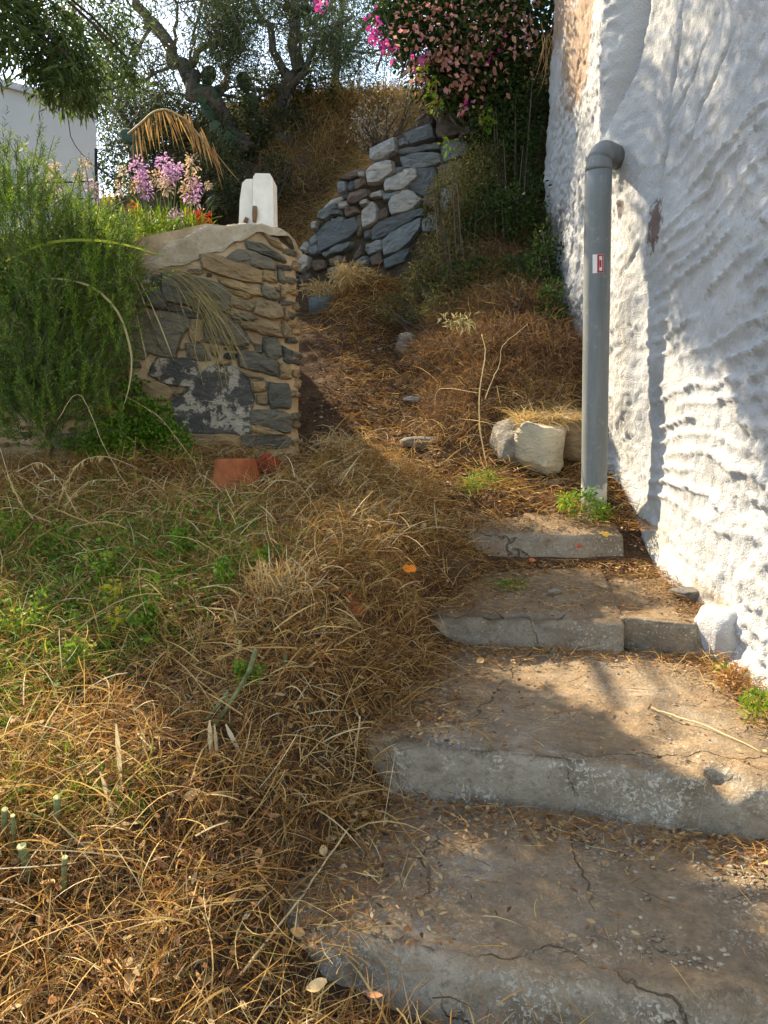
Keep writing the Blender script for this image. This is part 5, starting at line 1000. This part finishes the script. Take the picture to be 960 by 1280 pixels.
for (a, b, y, *_) in INF: limbs.append(([tb + (.2, 0, 1.5), (tb + (.2, 0, 2.0) + at(a, b - 60, y)) / 2 + (0, 0, .2), at(a, b - 25, y)], .022))
for x_, y_, z_, r_ in OUT[::2]: limbs.append(([tb + (.2, 0, 1.5), (tb + (.3, 0, 2.2) + np.array([x_, y_, CZ + z_])) / 2 + (0, 0, .4), np.array([x_, y_, CZ + z_])], .03))
def keep(c_):
    dx, dy, dz = c_[0], c_[1], c_[2] - CZ; f_ = dy * cp - dz * sp; u_ = 480 + FPX * dx / f_; v_ = 640 - FPX * (dy * sp + dz * cp) / f_
    return (u_ < 120 + 20 * math.sin(v_ * .04)) and (v_ < 112 - .05 * u_)
tree('olive_tree', 'leafy near olive boughs hanging over the white house and rosemary', limbs, 23, 30, .045, .075, .2, OLIVEN, .07, 1, 5, .35, keep,
     [leafcloud(*at(a, b, y), r_, .28, rz, int(n_ * 1.6), .05, .085, .22, .1, -.2, 3) for a, b, y, r_, rz, n_ in INF] +
     [leafcloud(x_, y_, CZ + z_, r_, r_, r_ * .8, int(9000 * r_ * r_), .06, .09, .26, .1, 0, 3) for x_, y_, z_, r_ in OUT], sun_gap)
# ------------------------------------------------------------------ prickly pears
def pear(px, py, y, n, seed, label, sc=1.0):
    r_ = np.random.default_rng(seed); b = at(px, py, y); o = thing('prickly_pear', label, 'cactus', b); pads = [(b, np.array([0, 0, 1.]))]
    for i in range(n):
        q, d = pads[r_.integers(max(0, len(pads) - 5), len(pads))]; h = r_.uniform(.22, .34) * sc; dv = nrm(d * .5 + r_.normal(size=3) * (.5, .3, .2) + (0, 0, .55)); a = nrm(np.cross(dv, r_.normal(size=3) * (.3, .3, .1) + (0, 1, 0))); c_ = np.cross(dv, a)
        th = np.linspace(0, 2 * np.pi, 14, endpoint=False); V = []
        for zz, ss in ((-.5, .75), (-1, .93), (0, 1), (1, .93), (.5, .75)):
            pass
        for off, ss in ((-.022, .7), (-.014, .94), (0, 1), (.014, .94), (.022, .7)):
            for t in th: V.append(q + dv * (h / 2 + ss * h / 2 * math.sin(t)) + a * ss * h * .36 * math.cos(t) * (1 + .18 * math.sin(t)) + c_ * off)
        V += [q + dv * h / 2 - c_ * .024, q + dv * h / 2 + c_ * .024]; F = [(k * 14 + j, k * 14 + (j + 1) % 14, (k + 1) * 14 + (j + 1) % 14, (k + 1) * 14 + j) for k in range(4) for j in range(14)] + [((j + 1) % 14, j, 70) for j in range(14)] + [(56 + j, 56 + (j + 1) % 14, 71) for j in range(14)]
        part('pad', V, F, CACT, o, True); pads.append((q + dv * h * .93, dv))
pear(285, 190, 10.0, 6, 2, 'tall prickly pear standing against the leaning olive trunk', .85); pear(260, 130, 10.1, 4, 4, 'prickly pear with pads above the dry fronds', .85)
pear(262, 265, 9.2, 5, 6, 'low prickly pear behind the lilac flowers', .8); pear(195, 240, 9.0, 6, 8, 'prickly pear partly hidden behind the flower clumps', .8); pear(322, 165, 10.5, 6, 10, 'prickly pear beside the upright olive trunk', .8); pear(284, 265, 9.0, 4, 12, 'small prickly pear beside the white post', .7)
b = []
for k in range(46):
    t = k / 45; base = at(165 + 70 * t, 165 - 28 * math.sin(t * 2.6), 8.3); b.append(ribbons([base], [(.35 * t + rng.normal(0, .1), rng.normal(0, .1), -.9 + .3 * t)], rng.uniform(.16, .36), .016, .25, .05, 6, [.3, .8, 1, .9, .6, .1]))
V, F = cat(*b); tag(solo('dry_frond', V, F, leafmat('dry_frond', [(.42, .26, .11), (.50, .32, .13), (.34, .20, .09)], .6, .4)), 'hanging fan of dry orange brown fronds above the lilac flowers', 'dry leaves')
stalk('frond_stem', [(160, 168), (200, 132), (235, 150), (275, 205)], [8.3] * 4, .012, STEMP, 'arching stem above the dry fronds', 'stem')
V, F = ribbons(np.repeat(P3((232, 145, 8.28), (250, 165, 8.28), (262, 185, 8.28)), 7, 0) + rng.normal(0, .03, (21, 3)), rng.normal(0, .15, (21, 3)) + (.35, 0, -1), rng.uniform(.2, .42, 21), .022, .1, .1, 6, [.3, .8, 1, .9, .6, .1])
tag(solo('dry_frond', V, F, DRYLEAF), 'row of long seed pods hanging from the arching stem', 'dry leaves')
# ------------------------------------------------------------------ scrub and shrubs
def shrub(name, label, blobs, mat, L0, L1, asp, seed=0, hollow=.3, twig=True, group=None, catg='shrub'):
    P = [at(a, b, y) for a, b, y, *_ in blobs]; base = np.array(P).mean(0); base[2] = min(p_[2] - q[5] for p_, q in zip(P, blobs)); o = thing(name, label, catg, base, group)
    V, F = cat(*[leafcloud(*p_, q[3], q[4], q[5], int(q[6] * .9), L0, L1 * 1.05, asp, hollow) for p_, q in zip(P, blobs)]); part('foliage', V, F, mat, o)
    if twig:
        mb = MB()
        for p_, q in zip(P, blobs):
            for _ in range(9):
                e_ = p_ + sph(1)[0] * (q[3], q[4], q[5]) * .9; mb.add(*tube([base + rng.normal(0, .06, 3) * (1, 1, 0), (base + e_) / 2 + rng.normal(0, .05, 3), e_], [.014, .009, .004], 5))
        part('stems', mb.V(), mb.f, BARK, o)
    return o
shrub('scrub_bush', 'dark scrub below the olive trees on the bank', [(330, 130, 10.9, .5, .4, .45, 4200), (385, 120, 11, .45, .4, .35, 3200), (300, 170, 10.3, .45, .3, .4, 3000), (355, 160, 10.6, .4, .3, .3, 2400)], SCRUB, .03, .07, .35)
shrub('scrub_bush', 'dark olive green scrub between the house and the prickly pears', [(215, 190, 10.5, .5, .4, .6, 4200), (160, 210, 10.8, .5, .4, .5, 3600), (250, 165, 10.6, .5, .4, .5, 3000), (200, 150, 10.9, .5, .4, .4, 2600), (255, 235, 9.8, .5, .3, .5, 3000), (270, 200, 9.3, .30, .15, .40, 1500), (285, 240, 8.9, .18, .12, .22, 600)], SCRUB, .03, .07, .35)
shrub('scrub_bush', 'dark weedy scrub behind the white post', [(300, 235, 9.2, .28, .25, .35, 2000), (345, 220, 9.7, .22, .2, .3, 1200)], SCRUB, .02, .05, .4)
shrub('dusty_shrub', 'dusty yellow green shrub in front of the upper stone wall', [(565, 255, 7.35, .24, .25, .42, 5200), (560, 320, 7.2, .28, .25, .25, 3600), (600, 215, 7.5, .24, .25, .30, 3200), (535, 345, 7.2, .2, .2, .16, 1500), (600, 385, 6.6, .25, .2, .18, 1600), (560, 385, 6.8, .25, .2, .14, 1200), (640, 370, 6.4, .25, .2, .14, 1200), (600, 330, 7.0, .25, .2, .2, 1500), (520, 350, 7.4, .16, .15, .14, 900), (570, 365, 6.9, .24, .2, .2, 1500), (620, 400, 6.3, .24, .2, .16, 1200)], SHRUBY, .012, .034, .4)
shrub('dark_shrub', 'dark green shrub in the shade beside the plaster wall', [(640, 200, 7.6, .36, .3, .60, 5200), (650, 290, 7.2, .28, .28, .42, 4200), (610, 290, 7.3, .30, .25, .42, 4200), (655, 110, 7.8, .36, .35, .5, 3600), (600, 350, 6.9, .30, .25, .20, 2200), (670, 360, 6.5, .16, .2, .22, 1400)], DKGREEN, .02, .045, .5)
shrub('low_shrub', 'low grey green shrub on the bank foot above the path', [(500, 385, 7.2, .26, .2, .15, 1500), (545, 395, 6.9, .26, .2, .13, 1500), (640, 400, 6.3, .3, .2, .14, 1200)], SHRUBY, .012, .034, .35)
shrub('pale_weed', 'pale leaved weed above the bare vine stem', [(575, 402, 5.6, .13, .08, .05, 130)], leafmat('pale_sage', [(.34, .33, .19), (.42, .38, .22), (.26, .27, .14)], .6, .3), .03, .06, .2, 0, .1, False, None, 'weed')
shrub('silver_weed', 'dry weed with small pale leaves above the upper stone wall', [(470, 150, 8.75, .28, .2, .26, 420), (455, 165, 8.7, .18, .15, .2, 200), (500, 130, 8.8, .2, .15, .2, 160)], leafmat('pale_dry_leaves', [(.50, .42, .32), (.40, .31, .22), (.58, .50, .40), (.30, .20, .12)], .7, .3), .025, .045, .45, 0, .1)
shrub('golden_weed', 'straw yellow weed mound lit below the upper stone wall', [(437, 345, 7.75, .22, .16, .12, 1500), (400, 362, 8.0, .18, .15, .08, 500)], PALE, .03, .09, .12, 0, .1, False, None, 'weed')
shrub('dry_brush', 'tangled dead brush on the bank between the path and the pipe', [(640, 430, 5.75, .34, .25, .20, 2600), (690, 440, 5.65, .22, .2, .22, 1800), (590, 430, 6.0, .28, .25, .16, 1800), (660, 385, 6.2, .34, .25, .22, 2400), (540, 440, 6.3, .22, .2, .10, 900), (560, 410, 6.6, .26, .2, .14, 1200), (610, 470, 5.5, .22, .15, .12, 900), (660, 470, 5.45, .22, .15, .12, 900), (590, 395, 6.6, .3, .25, .16, 1500)], RUST, .05, .14, .035, 0, .1, True, None, 'dead brush')
shrub('hanging_vines', 'dark vines trailing down beside the far end of the plaster wall', [(688, 390, 6.0, .12, .2, .25, 900), (680, 330, 6.6, .16, .2, .32, 1400), (650, 350, 6.7, .26, .2, .24, 1800)], DKGREEN, .02, .045, .5, 0, .2, True, None, 'vines')
# bougainvillea hanging from the terrace above
bo = shrub('bougainvillea', 'bougainvillea with faded peach and pink bracts hanging over the upper wall', [(540, 40, 7.9, .40, .35, .55, 5200), (600, 30, 7.8, .45, .4, .6, 6500), (660, 20, 7.8, .42, .4, .6, 5000), (575, 100, 7.9, .30, .3, .35, 3600), (620, 110, 7.8, .32, .3, .4, 4000), (500, 15, 8.0, .28, .3, .35, 2200), (600, -60, 8.0, .8, .6, .5, 5000), (640, 60, 8.4, .7, .4, .9, 5000)], DKGREEN, .03, .06, .6, catg='bougainvillea')
b = []
for (a, bb, y, rx, rz, n_) in ((555, 30, 7.55, .45, .45, 330), (545, 85, 7.6, .28, .25, 200), (605, 45, 7.5, .45, .5, 130), (640, 30, 7.45, .3, .4, 110), (590, 110, 7.6, .2, .3, 70)): b.append(leafcloud(*at(a, bb, y), rx, .22, rz, n_, .035, .06, .8, .3, 0))
V, F = cat(*b); part('faded_bracts', V, F, BRACT, bo)
for a, bb, n_ in ((470, 40, 26), (478, 55, 24), (490, 65, 10), (528, 75, 10), (520, 76, 8), (398, 8, 14), (405, 5, 8), (617, 68, 6), (624, 40, 6), (583, 134, 8), (465, 20, 8)):
    V, F = leafcloud(*at(a, bb, 7.45), .06, .06, .08, n_, .04, .06, .8); part('pink_bracts', V, F, PINK, bo)['kind'] = 'stuff'
b = [leafcloud(*at(a, bb, 7.45), .07, .07, .09, n_, .04, .06, .6) for a, bb, n_ in ((540, 108, 30), (545, 130, 30), (605, 66, 10), (530, 85, 16), (610, 150, 50), (560, 180, 20))]
V, F = cat(*b); part('young_leaves', V, F, BRIGHT, bo)
for pl in ([(505, 90), (498, 60), (480, 20)], [(515, 60), (510, 90), (502, 98)], [(470, 90), (480, 60), (500, 10)]):
    V, F = tube([at(a, bb, 7.7) for a, bb in pl], [.012, .01, .007], 5); part('branch', V, F, BARK, bo)
# straw roots hanging at the plaster wall's upper corner
V, F = ribbons(at(690, 50, 7.2) + rng.normal(0, .05, (30, 3)), rng.normal(0, .15, (30, 3)) + (-.1, -.3, -1), rng.uniform(.15, .45, 30), .008, .1, .3, 6); tag(solo('hanging_roots', V, F, DRYLEAF), 'rusty dry roots hanging at the far corner of the plaster wall', 'dry plants')
